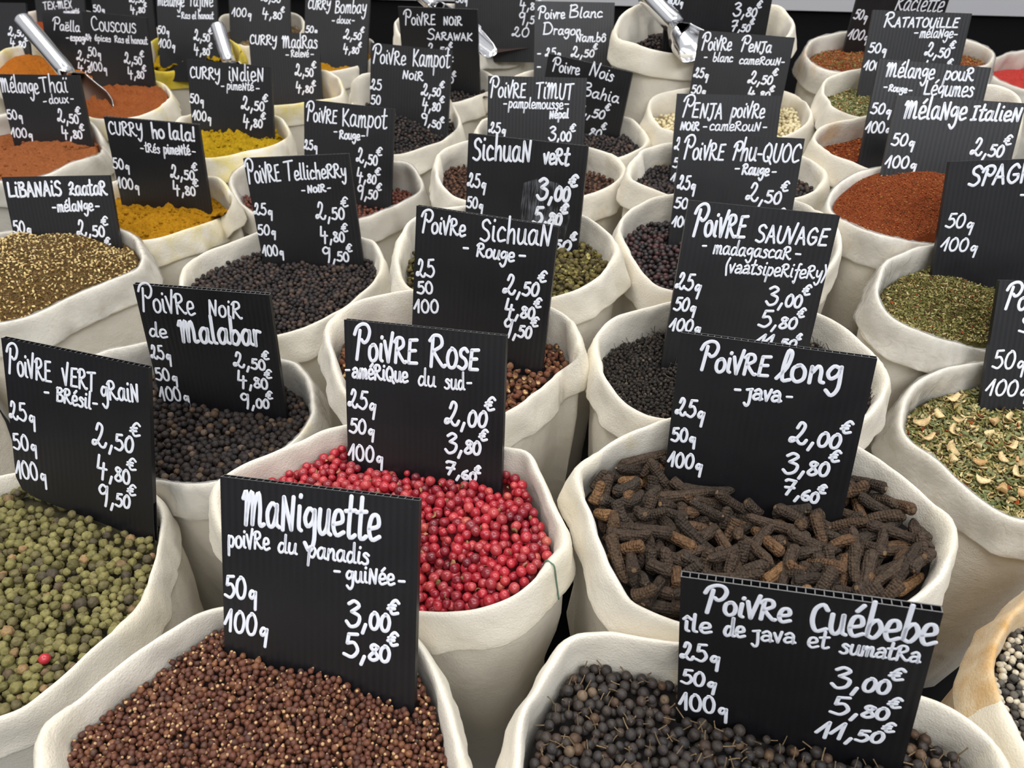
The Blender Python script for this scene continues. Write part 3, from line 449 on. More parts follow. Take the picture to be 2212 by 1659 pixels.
# price signs: top left corner of the face, yaw, lean, roll (degrees), width, height
SIGN_POSE = {
 'maniguette': (-1393, 2444, 10791, -14.5, 30.1, -4.7, 1000, 1180, [(-1434, 2014, 10056), (-464, 1708, 9964)]),
 'cuebebe': (718, 1901, 10760, -16.6, 9.4, -8.1, 1000, 1150, [(797, 1725, 9886), (1757, 1452, 9966)]),
 'vertgrain': (-3181, 3755, 10616, -11.1, 21.2, 3.9, 1000, 1250, [(-3333, 3377, 9583), (-2360, 3157, 9509)]),
 'malabar': (-2680, 4514, 10511, -7.3, 11.0, 0.2, 1000, 1239, [(-2706, 4339, 9603), (-1717, 4194, 9511)]),
 'rose': (-989, 3621, 10855, -18.6, 24.1, -5.8, 1000, 1150, [(-1022, 3246, 10035), (-60, 2971, 10139)]),
 'sichrouge': (-653, 4715, 11017, -16.9, 17.7, -0.0, 1000, 1204, [(219, 4137, 10080)]),
 'long': (936, 3359, 10958, -21.3, 18.5, -5.2, 1000, 1150, [(908, 3063, 10102), (1846, 2721, 10167)]),
 'sauvage': (1172, 4585, 11124, -2.7, 21.3, 4.4, 1000, 1435, [(1059, 4150, 9995), (2054, 4075, 9924)]),
 'spag': (3258, 5347, 11044, -0.1, 21.2, -1.8, 1000, 1150, [(3285, 5022, 10204)]),
 'petal': (3414, 4486, 10563, -3.2, 28.2, -0.5, 1000, 1237, [(3397, 4006, 9667)]),
 'phuquoc': (1403, 6101, 10958, -4.9, 21.5, 1.2, 1000, 1150, [(1355, 5769, 10107), (2350, 5675, 10087)]),
 'penjanoir': (1603, 7399, 10798, -3.8, 22.1, -0.1, 1000, 1150, [(1583, 7078, 10008), (2581, 7012, 10009)]),
 'penjablanc': (2020, 8671, 11014, -10.0, 18.4, 1.5, 1000, 1177, [(1942, 8378, 10106), (2925, 8197, 10081)]),
 'sichvert': (-356, 6028, 10974, -18.0, 16.2, -1.4, 1000, 1150, [(550, 5498, 10202)]),
 'timut': (-242, 7852, 10811, -5.4, 21.9, -0.6, 1000, 1168, [(-265, 7499, 9931), (731, 7409, 9942)]),
 'bahia': (413, 8936, 10688, -23.4, 10.9, 4.3, 1000, 1150, [(1222, 8423, 9912)]),
 'dragon': (284, 10184, 10916, 4.8, 21.8, 2.1, 1000, 1348, [(277, 9764, 9869), (1274, 9834, 9835)]),
 'kampnoir': (-1697, 9582, 10610, -8.8, 18.6, 2.4, 1000, 1172, [(-795, 9135, 9709)]),
 'kamprouge': (-2226, 8132, 10471, -9.0, 19.4, 2.6, 1000, 1223, [(-1334, 7654, 9526)]),
 'telli': (-2513, 6734, 10438, -1.8, 15.2, -3.2, 1000, 1257, [(-2465, 6462, 9439), (-1461, 6432, 9447)]),
 'sarawak': (-1460, 10489, 10774, -15.2, 4.6, -2.0, 1060, 1259, [(-1447, 10400, 9739), (-424, 10124, 9775)]),
 'madras': (-3647, 11107, 10279, -6.6, 22.7, -1.6, 1000, 1150, [(-3659, 10814, 9581), (-2665, 10711, 9607)]),
 'bombay': (-3092, 12362, 10408, -19.9, 29.3, -4.9, 1070, 1203, [(-3176, 11882, 9554), (-2158, 11562, 9633)]),
 'indien': (-3703, 8943, 10622, -7.9, 18.1, 2.0, 1000, 1150, [(-2772, 8569, 9877)]),
 'holala': (-4135, 7575, 10501, -7.0, 11.0, 1.8, 1000, 1154, [(-4181, 7405, 9606), (-3195, 7280, 9585)]),
 'thai': (-6090, 9178, 10376, -3.9, 17.0, -0.5, 1000, 1150, [(-6103, 8940, 9592), (-5094, 8928, 9778)]),
 'libanais': (-4752, 6596, 10318, 0.3, 23.5, -0.8, 1000, 1150, [(-4739, 6386, 9837), (-3744, 6305, 9637)]),
 'couscous': (-6215, 11805, 10372, -9.3, 14.2, 2.4, 1000, 1207, [(-5308, 11410, 9415)]),
 'paella': (-7496, 13015, 10032, -7.4, 24.3, -0.3, 1000, 1150, [(-7539, 12660, 9241), (-6547, 12532, 9246)]),
 'texmex': (-8891, 15493, 9827, -8.7, 24.1, 0.4, 1000, 1150, [(-8939, 15212, 9189), (-7951, 15058, 9183)]),
 'gris': (-6637, 13073, 10367, -5.9, 17.2, 0.5, 1000, 1272, [(-6678, 12765, 9361), (-5684, 12660, 9353)]),
 'left': (-8275, 12464, 10323, -9.1, 27.5, -1.7, 1000, 1450, [(-8332, 11865, 9167), (-7342, 11720, 9193)]),
 'tajine': (-5515, 12832, 10341, -9.5, 26.0, -0.7, 1000, 1251, [(-5581, 12385, 9415)]),
 'noirherb': (-4364, 12932, 10629, -10.4, 25.5, -1.4, 1000, 1261, [(-4420, 12487, 9690), (-3435, 12317, 9711)]),
 'loin': (-899, 13035, 10604, -4.1, 14.9, -0.9, 1270, 1278, [(-903, 12764, 9582), (364, 12677, 9601)]),
 'scoopsign': (1707, 9077, 11418, 1.4, 7.0, 1.1, 1160, 1150, [(1692, 8972, 10568), (2852, 8997, 10545)]),
 'raclette': (4128, 9873, 11035, 4.1, 3.2, 1.2, 1150, 1150, [(4114, 9836, 10390)]),
 'ratatouille': (3770, 8533, 11252, -4.3, 20.2, 0.9, 1000, 1150, [(3733, 8228, 10419), (4730, 8148, 10405)]),
 'legumes': (3347, 7161, 11199, -4.1, 25.2, 3.0, 1000, 1255, [(3262, 6726, 10264), (4257, 6633, 10217)]),
 'italien': (3252, 6436, 11136, -11.7, 25.2, -0.4, 1000, 1150, [(3188, 6133, 10479)]),
}
# writing: text, start and end of the baseline on the face (from its top left corner), letter height, unit, pen width
WRITING = {
 'maniguette': [
  ('MaNiguette',117,-225,813,-218,173,'c',2.4),
  ('poiVRe',34,-351,256,-337,57,'x'),
  ('du',298,-343,397,-341,51,'x'),
  ('panadis',454,-347,763,-341,55,'x'),
  ('-',589,-426,622,-424,51,'x'),
  ('guiNée',650,-440,890,-423,51,'x'),
  ('-',910,-427,944,-424,50,'x'),
  ('50q',10,-613,188,-608,112,'c'),
  ('100q',10,-794,243,-797,114,'c'),
  ('3,00',651,-660,871,-662,127,'$'),
  ('5,80',638,-825,874,-818,120,'$'),
 ],
 'cuebebe': [
  ('^PoiVRe',102,-187,453,-177,166,'P',2.2),
  ('Cuébebe',535,-208,1001,-180,160,'c',2.3),
  ('île',22,-319,138,-310,60,'x'),
  ('de',191,-312,279,-306,62,'x'),
  ('j@v@',314,-312,484,-295,59,'x'),
  ('et',535,-303,616,-292,58,'x'),
  ('sum@tR@',663,-308,962,-293,57,'x'),
  ('25q',12,-501,186,-495,108,'c'),
  ('50q',16,-668,177,-666,94,'c'),
  ('100q',19,-855,239,-838,118,'c'),
  ('3,00',653,-524,878,-510,126,'$'),
  ('5,80',666,-696,898,-674,114,'$'),
  ('11,50',630,-873,898,-834,110,'$'),
 ],
 'vertgrain': [
  ('^PoiVRE',23,-231,332,-234,209,'P'),
  ('VERT',409,-231,633,-231,126,'c'),
  ('gRaiN',675,-273,935,-240,82,'x'),
  ('-',276,-347,309,-343,65,'x'),
  ('BRésil',354,-353,596,-359,94,'c'),
  ('-',613,-349,645,-346,64,'x'),
  ('25q',5,-550,192,-546,124,'c'),
  ('50q',9,-767,183,-752,111,'c'),
  ('100q',13,-984,235,-960,128,'c'),
  ('2,50',592,-613,876,-603,165,'$'),
  ('4,80',606,-822,842,-842,151,'$'),
  ('9,50',609,-1033,834,-1024,141,'$'),
 ],
 'malabar': [
  ('^PoiVRe',18,-206,425,-205,223,'P'),
  ('NoiR',527,-196,773,-207,125,'c'),
  ('de',34,-406,172,-412,67,'x'),
  ('Malabar',274,-433,895,-407,176,'c',3),
  ('25q',10,-593,166,-594,113,'c'),
  ('50q',6,-780,180,-775,104,'c'),
  ('100q',8,-961,243,-945,120,'c'),
  ('2,50',651,-602,891,-610,123,'$'),
  ('4,80',653,-764,887,-773,130,'$'),
  ('9,00',653,-948,874,-945,118,'$'),
 ],
 'rose': [
  ('^PoiVRE',63,-234,472,-223,217,'P',2.4),
  ('^ROSE',544,-226,844,-217,179,'P',2.4),
  ('-',1,-339,33,-335,58,'x'),
  ('@méRiQue',45,-348,407,-340,60,'x'),
  ('du',472,-349,583,-345,59,'x'),
  ('sud',640,-349,763,-340,58,'x'),
  ('-',777,-327,808,-323,55,'x'),
  ('25q',14,-536,200,-547,112,'c'),
  ('50q',16,-700,188,-700,90,'c'),
  ('100q',11,-881,244,-873,101,'c'),
  ('2,00',645,-564,900,-552,141,'$'),
  ('3,80',647,-741,868,-723,119,'$'),
  ('7,60',646,-875,843,-903,83,'$'),
 ],
 'sichrouge': [
  ('^PoiVRe',43,-178,364,-160,158,'P'),
  ('SichuaN',474,-169,964,-138,142,'c'),
  ('-',355,-274,395,-271,64,'x'),
  ('Rouge',453,-281,721,-281,86,'c'),
  ('-',755,-266,804,-261,63,'x'),
  ('25',24,-496,157,-481,123,'c'),
  ('50',33,-621,153,-600,85,'c'),
  ('100',21,-766,202,-737,94,'c'),
  ('2,50',666,-513,915,-490,136,'$'),
  ('4,80',686,-665,903,-659,120,'$'),
  ('9,50',688,-813,895,-802,123,'$'),
 ],
 'long': [
  ('^PoiVRE',123,-202,492,-183,170,'P',2.2),
  ('£ong',533,-203,856,-160,94,'x',2.4),
  ('-',329,-318,362,-315,60,'x'),
  ('j@v@',391,-332,575,-316,60,'x'),
  ('-',601,-312,634,-308,59,'x'),
  ('25q',24,-492,189,-494,105,'c'),
  ('50q',18,-663,158,-647,82,'c'),
  ('100q',19,-827,216,-816,93,'c'),
  ('2,00',657,-547,911,-533,126,'$'),
  ('3,80',650,-737,885,-709,122,'$'),
  ('7,60',668,-867,860,-889,96,'$'),
 ],
 'sauvage': [
  ('^PoiVRE',55,-228,410,-211,214,'P',2.3),
  ('SAUVAGE',484,-225,958,-205,111,'c'),
  ('-',140,-319,170,-316,56,'x'),
  ('madagascaR',217,-333,738,-321,56,'x'),
  ('-',764,-309,804,-308,56,'x'),
  ('(v@@tsipeRifeRy)',318,-450,998,-431,57,'x'),
  ('25q',7,-595,183,-599,110,'c'),
  ('50q',19,-745,174,-745,89,'c'),
  ('100q',18,-892,234,-886,84,'c'),
  ('3,00',638,-640,881,-641,124,'$'),
  ('5,80',617,-801,880,-794,116,'$'),
  ('11,50',634,-931,908,-922,75,'$'),
 ],
 'spag': [
  ('SPAGHETTI',165,-182,1000,-153,137,'c',2.4),
  ('-',563,-296,616,-298,70,'x'),
  ('50q',41,-485,261,-499,103,'c'),
  ('100q',38,-662,321,-678,98,'c'),
 ],
 'petal': [
  ('^Po',56,-200,209,-203,190,'P',2.4),
  ('S',184,-361,279,-359,110,'c'),
  ('50q',42,-627,275,-627,129,'c'),
  ('100q',30,-825,330,-827,114,'c'),
 ],
 'phuquoc': [
  ('^PoiVRE',35,-213,371,-209,191,'P'),
  ('Phu-QUOC',439,-201,982,-193,147,'c'),
  ('-',472,-296,513,-294,52,'x'),
  ('Rauge',535,-308,756,-310,79,'c'),
  ('-',778,-305,816,-302,52,'x'),
  ('25q',20,-459,172,-461,110,'c'),
  ('50q',12,-617,185,-618,85,'c'),
  ('100q',16,-773,217,-772,86,'c'),
  ('2,50',601,-519,888,-532,145,'$'),
  ('4,80',617,-723,902,-729,125,'$'),
 ],
 'penjanoir': [
  ('^PENJA',58,-211,448,-223,204,'P'),
  ('poiVRe',531,-204,852,-209,85,'x'),
  ('NOiR',56,-331,237,-335,73,'c'),
  ('-',276,-330,317,-329,56,'x'),
  ('cameRouN',340,-332,831,-325,56,'x'),
  ('-',853,-320,893,-319,56,'x'),
  ('25q',19,-519,201,-523,114,'c'),
  ('50q',16,-687,204,-691,89,'c'),
  ('100q',12,-835,247,-837,90,'c'),
 ],
 'penjablanc': [
  ('^PoiVRe',48,-195,365,-175,174,'P'),
  ('^PeNJa',464,-176,783,-165,155,'P'),
  ('-',95,-289,129,-286,47,'x'),
  ('blanc',191,-299,402,-287,51,'x'),
  ('cameRouN',473,-300,904,-279,51,'x'),
  ('-',913,-274,946,-271,46,'x'),
  ('25q',16,-469,177,-470,94,'c'),
  ('50q',19,-636,176,-632,81,'c'),
  ('2,50',604,-486,858,-474,122,'$'),
  ('4,80',622,-631,860,-625,105,'$'),
 ],
 'sichvert': [
  ('SichuaN',49,-203,546,-169,167,'c',2.3),
  ('veRt',647,-169,857,-162,79,'x',2.3),
  ('25q',9,-423,174,-427,110,'c'),
  ('50q',8,-602,158,-599,89,'c'),
  ('3,00',619,-454,892,-444,163,'$',3),
  ('5,80',599,-660,841,-648,137,'$',3),
  ('9,50',611,-872,943,-845,117,'$',2.6),
 ],
 'timut': [
  ('^PoiVRE',20,-203,390,-203,202,'P'),
  ('TiMUT',489,-201,865,-206,149,'c'),
  ('-',160,-293,198,-292,53,'x'),
  ('pamplemousse',213,-300,771,-301,58,'x'),
  ('-',784,-279,831,-278,53,'x'),
  ('Népal',638,-393,832,-384,71,'c'),
  ('25q',16,-544,194,-553,100,'c'),
  ('3,00',637,-601,866,-609,131,'$'),
 ],
 'bahia': [
  ('^Poivre',72,-173,402,-149,150,'P'),
  ('^Nois',508,-122,798,-141,153,'P'),
  ('^Bahia',450,-356,916,-345,147,'P'),
  ('2,50',461,-580,790,-547,131,'$'),
  ('4,80',480,-788,792,-762,134,'$'),
 ],
 'dragon': [
  ('^Poivre',40,-199,377,-189,141,'P'),
  ('^Blanc',423,-178,850,-172,141,'P'),
  ('^Dragon.',102,-372,617,-376,137,'P'),
  ('Nam.bô',526,-452,904,-447,85,'c'),
  ('-',36,-640,83,-639,75,'x'),
  ('25q',142,-628,342,-626,97,'c'),
  ('2,50',472,-630,763,-626,119,'$'),
  ('-',38,-792,86,-791,76,'x'),
 ],
 'kampnoir': [
  ('^PoiVRe',21,-225,437,-214,215,'P'),
  ('Kampot',523,-211,979,-195,179,'c'),
  ('NoiR',402,-363,662,-370,94,'c'),
  ('25',3,-527,144,-524,116,'c'),
  ('50',13,-697,137,-691,102,'c'),
  ('2,50',647,-535,884,-523,131,'$'),
  ('4,80',660,-699,893,-693,133,'$'),
  ('9,50',655,-851,911,-908,119,'$'),
 ],
 'kamprouge': [
  ('^PoiVRE',26,-219,370,-216,202,'P'),
  ('Kampot',427,-224,921,-209,169,'c'),
  ('-',335,-329,377,-325,57,'x'),
  ('Rouge',398,-361,627,-355,81,'c'),
  ('-',647,-338,688,-334,57,'x'),
  ('25q',-1,-516,152,-509,97,'c'),
  ('2,50',595,-586,831,-599,150,'$'),
  ('4,80',599,-779,821,-798,138,'$'),
  ('9,50',609,-968,842,-961,136,'$'),
 ],
 'telli': [
  ('^PoiVRE',6,-234,325,-222,228,'P'),
  ('^TellicheRRy',366,-219,951,-214,179,'P'),
  ('-',499,-346,535,-347,53,'x'),
  ('NoiR',558,-340,733,-338,65,'c'),
  ('-',751,-335,787,-332,52,'x'),
  ('25q',2,-525,185,-541,108,'c'),
  ('50q',0,-724,181,-736,97,'c'),
  ('100q',18,-938,223,-937,104,'c'),
  ('2,50',602,-598,876,-605,161,'$'),
  ('4,80',609,-808,844,-831,142,'$'),
  ('9,50',601,-1003,861,-1027,136,'$'),
 ],
 'sarawak': [
  ('^PoiVRE',71,-214,498,-198,180,'P'),
  ('NOiR',605,-194,853,-190,97,'c'),
  ('^SARAWAK',370,-374,981,-365,127,'P'),
  ('2,50',350,-533,670,-541,113,'$'),
  ('4,80',355,-711,671,-718,116,'$'),
  ('9,50',359,-898,698,-903,118,'$'),
 ],
 'madras': [
  ('CURRY',12,-143,397,-158,118,'c'),
  ('MadRas',475,-187,976,-196,153,'c'),
  ('-',511,-311,558,-311,59,'x'),
  ('Relevé',591,-305,844,-303,59,'x'),
  ('-',870,-303,916,-303,59,'x'),
  ('2,50',633,-543,893,-553,150,'$'),
  ('4,80',624,-749,878,-770,128,'$'),
 ],
 'bombay': [
  ('CURRY',48,-152,425,-169,128,'c'),
  ('Bombay',504,-207,1024,-210,165,'c'),
  ('-',464,-348,510,-348,64,'x'),
  ('doux',541,-348,773,-352,58,'x'),
  ('-',795,-345,841,-345,64,'x'),
  ('50q',20,-483,227,-487,91,'c'),
  ('2,50',667,-565,959,-573,135,'$'),
  ('4,80',668,-753,931,-767,123,'$'),
 ],
 'indien': [
  ('CURRY',27,-194,389,-190,119,'c'),
  ('iNdieN',489,-187,914,-162,98,'x'),
  ('-',393,-283,432,-280,50,'x'),
  ('pimeNté',460,-283,782,-272,55,'x'),
  ('-',809,-274,853,-271,50,'x'),
  ('50q',-5,-462,170,-467,97,'c'),
  ('100q',18,-649,245,-655,104,'c'),
  ('2,50',624,-485,897,-482,141,'$'),
  ('4,80',628,-673,865,-668,129,'$'),
 ],
 'holala': [
  ('CURRY',28,-172,391,-166,128,'c'),
  ('ho',484,-172,623,-165,85,'x',2.4),
  ('la',667,-167,775,-167,85,'x',2.4),
  ('la!',789,-170,946,-172,84,'x',2.4),
  ('-',331,-319,365,-321,58,'x'),
  ('tRés',381,-320,540,-321,58,'x'),
  ('pimeNté',580,-322,869,-312,62,'x'),
  ('-',885,-306,924,-308,57,'x'),
  ('50q',-9,-519,173,-522,105,'c'),
  ('100q',-2,-723,238,-732,112,'c'),
  ('2,50',615,-567,872,-569,138,'$'),
  ('4,80',611,-733,855,-736,136,'$'),
 ],
 'thai': [
  ('Mélange',6,-199,467,-212,159,'c'),
  ('Thaï',501,-191,831,-192,163,'c'),
  ('-',495,-331,542,-325,59,'x'),
  ('doux',566,-320,810,-306,59,'x'),
  ('-',836,-295,876,-294,59,'x'),
  ('50q',-1,-502,190,-504,104,'c'),
  ('100q',1,-711,264,-717,106,'c'),
  ('2,50',626,-524,882,-540,147,'$'),
  ('4,80',635,-705,889,-716,132,'$'),
 ],
 'libanais': [
  ('LiBANAiS',30,-183,535,-175,128,'c',2.4),
  ('ZaataR',600,-176,956,-177,119,'c',2.2),
  ('-',416,-317,451,-317,61,'x'),
  ('mélaNge',463,-322,800,-319,65,'x'),
  ('-',823,-311,862,-312,60,'x'),
  ('50q',7,-512,177,-520,110,'c'),
  ('2,50',608,-549,866,-562,145,'$'),
  ('4,80',594,-715,866,-733,125,'$'),
 ],
 'couscous': [
  ('^COUSCOUS',119,-245,817,-221,188,'P'),
  ('24',-8,-380,87,-378,77,'c'),
  ('épices',138,-379,394,-375,51,'x'),
  ('Ras',453,-370,599,-370,57,'x'),
  ('el',628,-367,686,-368,57,'x'),
  ('hanout',715,-365,969,-355,57,'x'),
  ('50q',-4,-592,202,-593,117,'c'),
  ('100q',-6,-797,263,-791,119,'c'),
  ('2,50',561,-642,839,-642,148,'$'),
  ('4,80',588,-837,847,-832,144,'$'),
 ],
 'paella': [
  ('^Paëlla',165,-253,623,-266,191,'P'),
  ('-',369,-396,417,-395,62,'x'),
  ('espagne',440,-401,780,-403,62,'x'),
  ('2,50',515,-687,832,-703,146,'$'),
  ('4,80',511,-854,821,-870,134,'$'),
 ],
 'texmex': [
  ('TEX-MEX',166,-393,745,-336,127,'c'),
  ('pimeNté',561,-470,882,-447,64,'x'),
 ],
 'gris': [
  ('50q',5,-327,198,-327,94,'c'),
  ('2,50',630,-174,875,-166,99,'$'),
  ('4,80',620,-325,866,-310,107,'$'),
 ],
 'left': [
  ('2,50',663,-459,924,-468,124,'$'),
  ('4,80',674,-616,937,-624,125,'$'),
 ],
 'tajine': [
  ('Mélange',15,-158,463,-164,158,'c'),
  ('TajiNe',540,-149,937,-150,156,'c'),
  ('-',337,-333,384,-331,60,'x'),
  ('Ras',407,-330,553,-332,59,'x'),
  ('el',584,-331,654,-329,59,'x'),
  ('hanout',684,-328,937,-320,59,'x'),
  ('50q',-11,-557,192,-564,107,'c'),
  ('100q',0,-752,280,-775,122,'c'),
  ('2,50',599,-629,861,-646,153,'$'),
  ('4,80',589,-831,852,-847,141,'$'),
 ],
 'noirherb': [
  ('100q',51,-618,373,-624,118,'c'),
  ('4,80',542,-626,868,-644,137,'$'),
  ('2,50',535,-392,852,-411,136,'$'),
 ],
 'loin': [
  ('50q',21,-416,204,-422,104,'c'),
  ('4,80',1019,-511,1332,-523,142,'$'),
  ('9,50',1006,-707,1335,-719,157,'$'),
  ('20',904,-894,1170,-906,133,'c'),
 ],
 'scoopsign': [
  ('100q',13,-241,180,-257,69,'c'),
  ('3,80',753,-352,1015,-362,127,'$'),
  ('7,50',755,-508,971,-514,106,'$'),
 ],
 'raclette': [
  ('Raclette',502,-138,1105,-157,162,'c'),
  ('50q',15,-231,194,-247,102,'c'),
  ('100q',14,-462,280,-484,111,'c'),
 ],
 'ratatouille': [
  ('^RATATOUiLLE',132,-157,889,-139,133,'P'),
  ('-',457,-234,500,-232,54,'x'),
  ('mélaNge',522,-245,856,-237,59,'x'),
  ('-',865,-233,902,-231,54,'x'),
  ('50q',26,-406,218,-408,91,'c'),
  ('100q',17,-579,255,-579,92,'c'),
  ('2,50',613,-416,864,-429,128,'$'),
  ('4,80',626,-579,878,-587,116,'$'),
 ],
 'legumes': [
  ('Mélange',81,-143,513,-135,119,'c'),
  ('pouR',603,-132,863,-124,72,'x'),
  ('-',89,-258,122,-256,40,'x'),
  ('Rouge',136,-263,301,-270,52,'c'),
  ('-',318,-269,351,-266,40,'x'),
  ('Légumes',453,-274,896,-260,120,'c'),
  ('50q',15,-469,205,-467,90,'c'),
  ('100q',8,-638,236,-628,95,'c'),
 ],
 'italien': [
  ('MélaNge',81,-182,571,-160,141,'c',2.2),
  ('ItalieN',613,-157,989,-143,107,'c',2.2),
  ('50q',33,-400,223,-398,95,'c'),
  ('100q',25,-585,277,-580,96,'c'),
  ('2,50',673,-432,923,-432,136,'$'),
 ],
}
KMM = 1e-4
RIM = {}
for k, s in RIMS.items():
    q = np.array([[int(v) for v in t.split(',')] for t in s.split()], dtype=float) * KMM
    RIM[k] = q

TABLE_Z = 0.72

# ---------------------------------------------------------------- setting
def box_mesh(name, x0, x1, y0, y1, z0, z1):
    V = [(x, y, z) for x in (x0, x1) for y in (y0, y1) for z in (z0, z1)]
    F = [(0, 1, 3, 2), (4, 6, 7, 5), (0, 4, 5, 1), (2, 3, 7, 6), (0, 2, 6, 4), (1, 5, 7, 3)]
    return mesh_np(name, V, np.array(F), smooth=False)


o = link('floor', mesh_np('floor', [(-4, -3, 0), (4, -3, 0), (4, 5, 0), (-4, 5, 0)], np.array([[0, 1, 2, 3]]), False), FLOOR)
o['kind'] = 'structure'

o = link('wall_back', box_mesh('wall_back', -4, 4, 4.9, 5.0, 0, 4.2), WALL)
o['kind'] = 'structure'

table = empty('market_table', (0, 0.75, 0))
tag(table, 'black draped market table carrying all the open spice sacks', 'table')
link('tabletop', box_mesh('tabletop', -1.35, 1.25, -0.85, 0.95, TABLE_Z - 0.03, TABLE_Z), BLACK_CLOTH, table)
link('skirt', box_mesh('skirt', -1.33, 1.23, -0.83, 0.93, 0.02, TABLE_Z - 0.03), BLACK_CLOTH, table)
for sx in (-1.25, 1.15):
    for sy in (-0.75, 0.85):
        link('leg', box_mesh('leg', sx - .025, sx + .025, sy - .025, sy + .025, 0.0, 0.06), ALU, table)

back = empty('market_counter', (0.5, 1.92, 0), (0, 0, math.radians(-5.5)))
tag(back, 'neighbouring counter with black front and pale metal edge behind the sacks', 'counter')
link('front_panel', box_mesh('front_panel', -2.6, 1.9, 0.0, 0.03, 0.0, 0.85), BLACK_CLOTH, back)
link('metal_edge', box_mesh('metal_edge', -2.6, 1.9, -0.012, 0.03, 0.85, 0.885), ALU, back)
link('countertop', box_mesh('countertop', -2.6, 1.9, 0.0, 0.8, 0.885, 0.905), WHITE_TOP, back)


# ---------------------------------------------------------------- sacks
def catmull(P, n):
    m = len(P)
    t = np.linspace(0, m, n, endpoint=False)
    i = t.astype(int)
    s = (t - i)[:, None]
    p = [P[(i + j - 1) % m] for j in range(4)]
    return .5 * (2 * p[1] + (p[2] - p[0]) * s + (2 * p[0] - 5 * p[1] + 4 * p[2] - p[3]) * s ** 2 + (-p[0] + 3 * p[1] - 3 * p[2] + p[3]) * s ** 3)


def arc_resample(P, n):
    Q = catmull(P, len(P) * 8)
    Q = np.vstack([Q, Q[:1]])
    L = np.concatenate([[0], np.cumsum(np.linalg.norm(np.diff(Q, axis=0), axis=1))])
    t = np.linspace(0, L[-1], n, endpoint=False)
    return np.stack([np.interp(t, L, Q[:, c]) for c in range(3)], 1)


def smooth_closed(A, it):
    for _ in range(it):
        A = .5 * A + .25 * (np.roll(A, 1, 0) + np.roll(A, -1, 0))
    return A


def outward(C):
    t = np.roll(C, -2, 0) - np.roll(C, 2, 0)
    n = np.stack([-t[:, 1], t[:, 0], np.zeros(len(C))], 1)
    n = smooth_closed(n, 3)
    return n / np.maximum(np.linalg.norm(n, axis=1), 1e-9)[:, None]


CUFF = [(-6, -62), (-5.8, -48), (-5.5, -36), (-5, -25), (-4.4, -16), (-3.6, -9.5), (-2.8, -5), (-1.9, -2), (-.9, -.5), (0, 0), (.9, -.4), (1.8, -1.5),
        (2.6, -4), (3.3, -8), (4.0, -13), (4.9, -18), (5.8, -22.5), (6.5, -25.6), (6.4, -26.9), (5.5, -27.4), (4.2, -26.6), (3.2, -24)]
BODY = [(1.4, -14), (1.8, -22), (2.0, -26), (2.2, -30), (2.4, -36), (2.5, -45), (2.3, -60), (1.6, -80), (0.4, -105), (-1.4, -135), (-3.5, -170), (-6, -205), (-10, -240)]


def profile_surface(C, nrm, prof, seed, wr, zbot=None, folds=None):
    """rows of the profile carried round the rim curve C"""
    n = len(C)
    rows = []
    ctr = C.mean(0)
    for (o, dz) in prof:
        P = C + nrm * (o * 1e-3)
        P[:, 2] += dz * 1e-3
        w = wr(o, dz)
        if w > 0:
            d = np.array([fbm((p[0], p[1], p[2] * .8), seed, 26.0, 3) + .4 * fbm((p[0], p[1], p[2] * .5), seed + 3, 70.0, 2) + .9 * fold(p, seed) for p in P])
            P = P + nrm * (d * w * 1e-3)[:, None]
        rows.append(P)
    return np.array(rows)


def fold(p, seed):
    """creased drape: soft ridges that run down the cloth at a slant"""
    s = 1 if seed % 2 else -1
    a = noise.noise(Vector((p[0] * 30 + seed * 5.1 + s * p[2] * 14, p[1] * 30 + p[2] * 14, p[2] * 8 - seed)))
    b = noise.noise(Vector((p[0] * 13 - s * p[2] * 9, p[1] * 13 + seed * 2.2, p[2] * 6 + seed)))
    return (1 - abs(a) * 2.6) * .55 + (1 - abs(b) * 2.4) * .6


def cuff_wrinkle(o, dz):
    if o < -1: return min(4.4, .5 + abs(dz) * .17)
    return .55 + min(2.3, abs(dz) * .14)


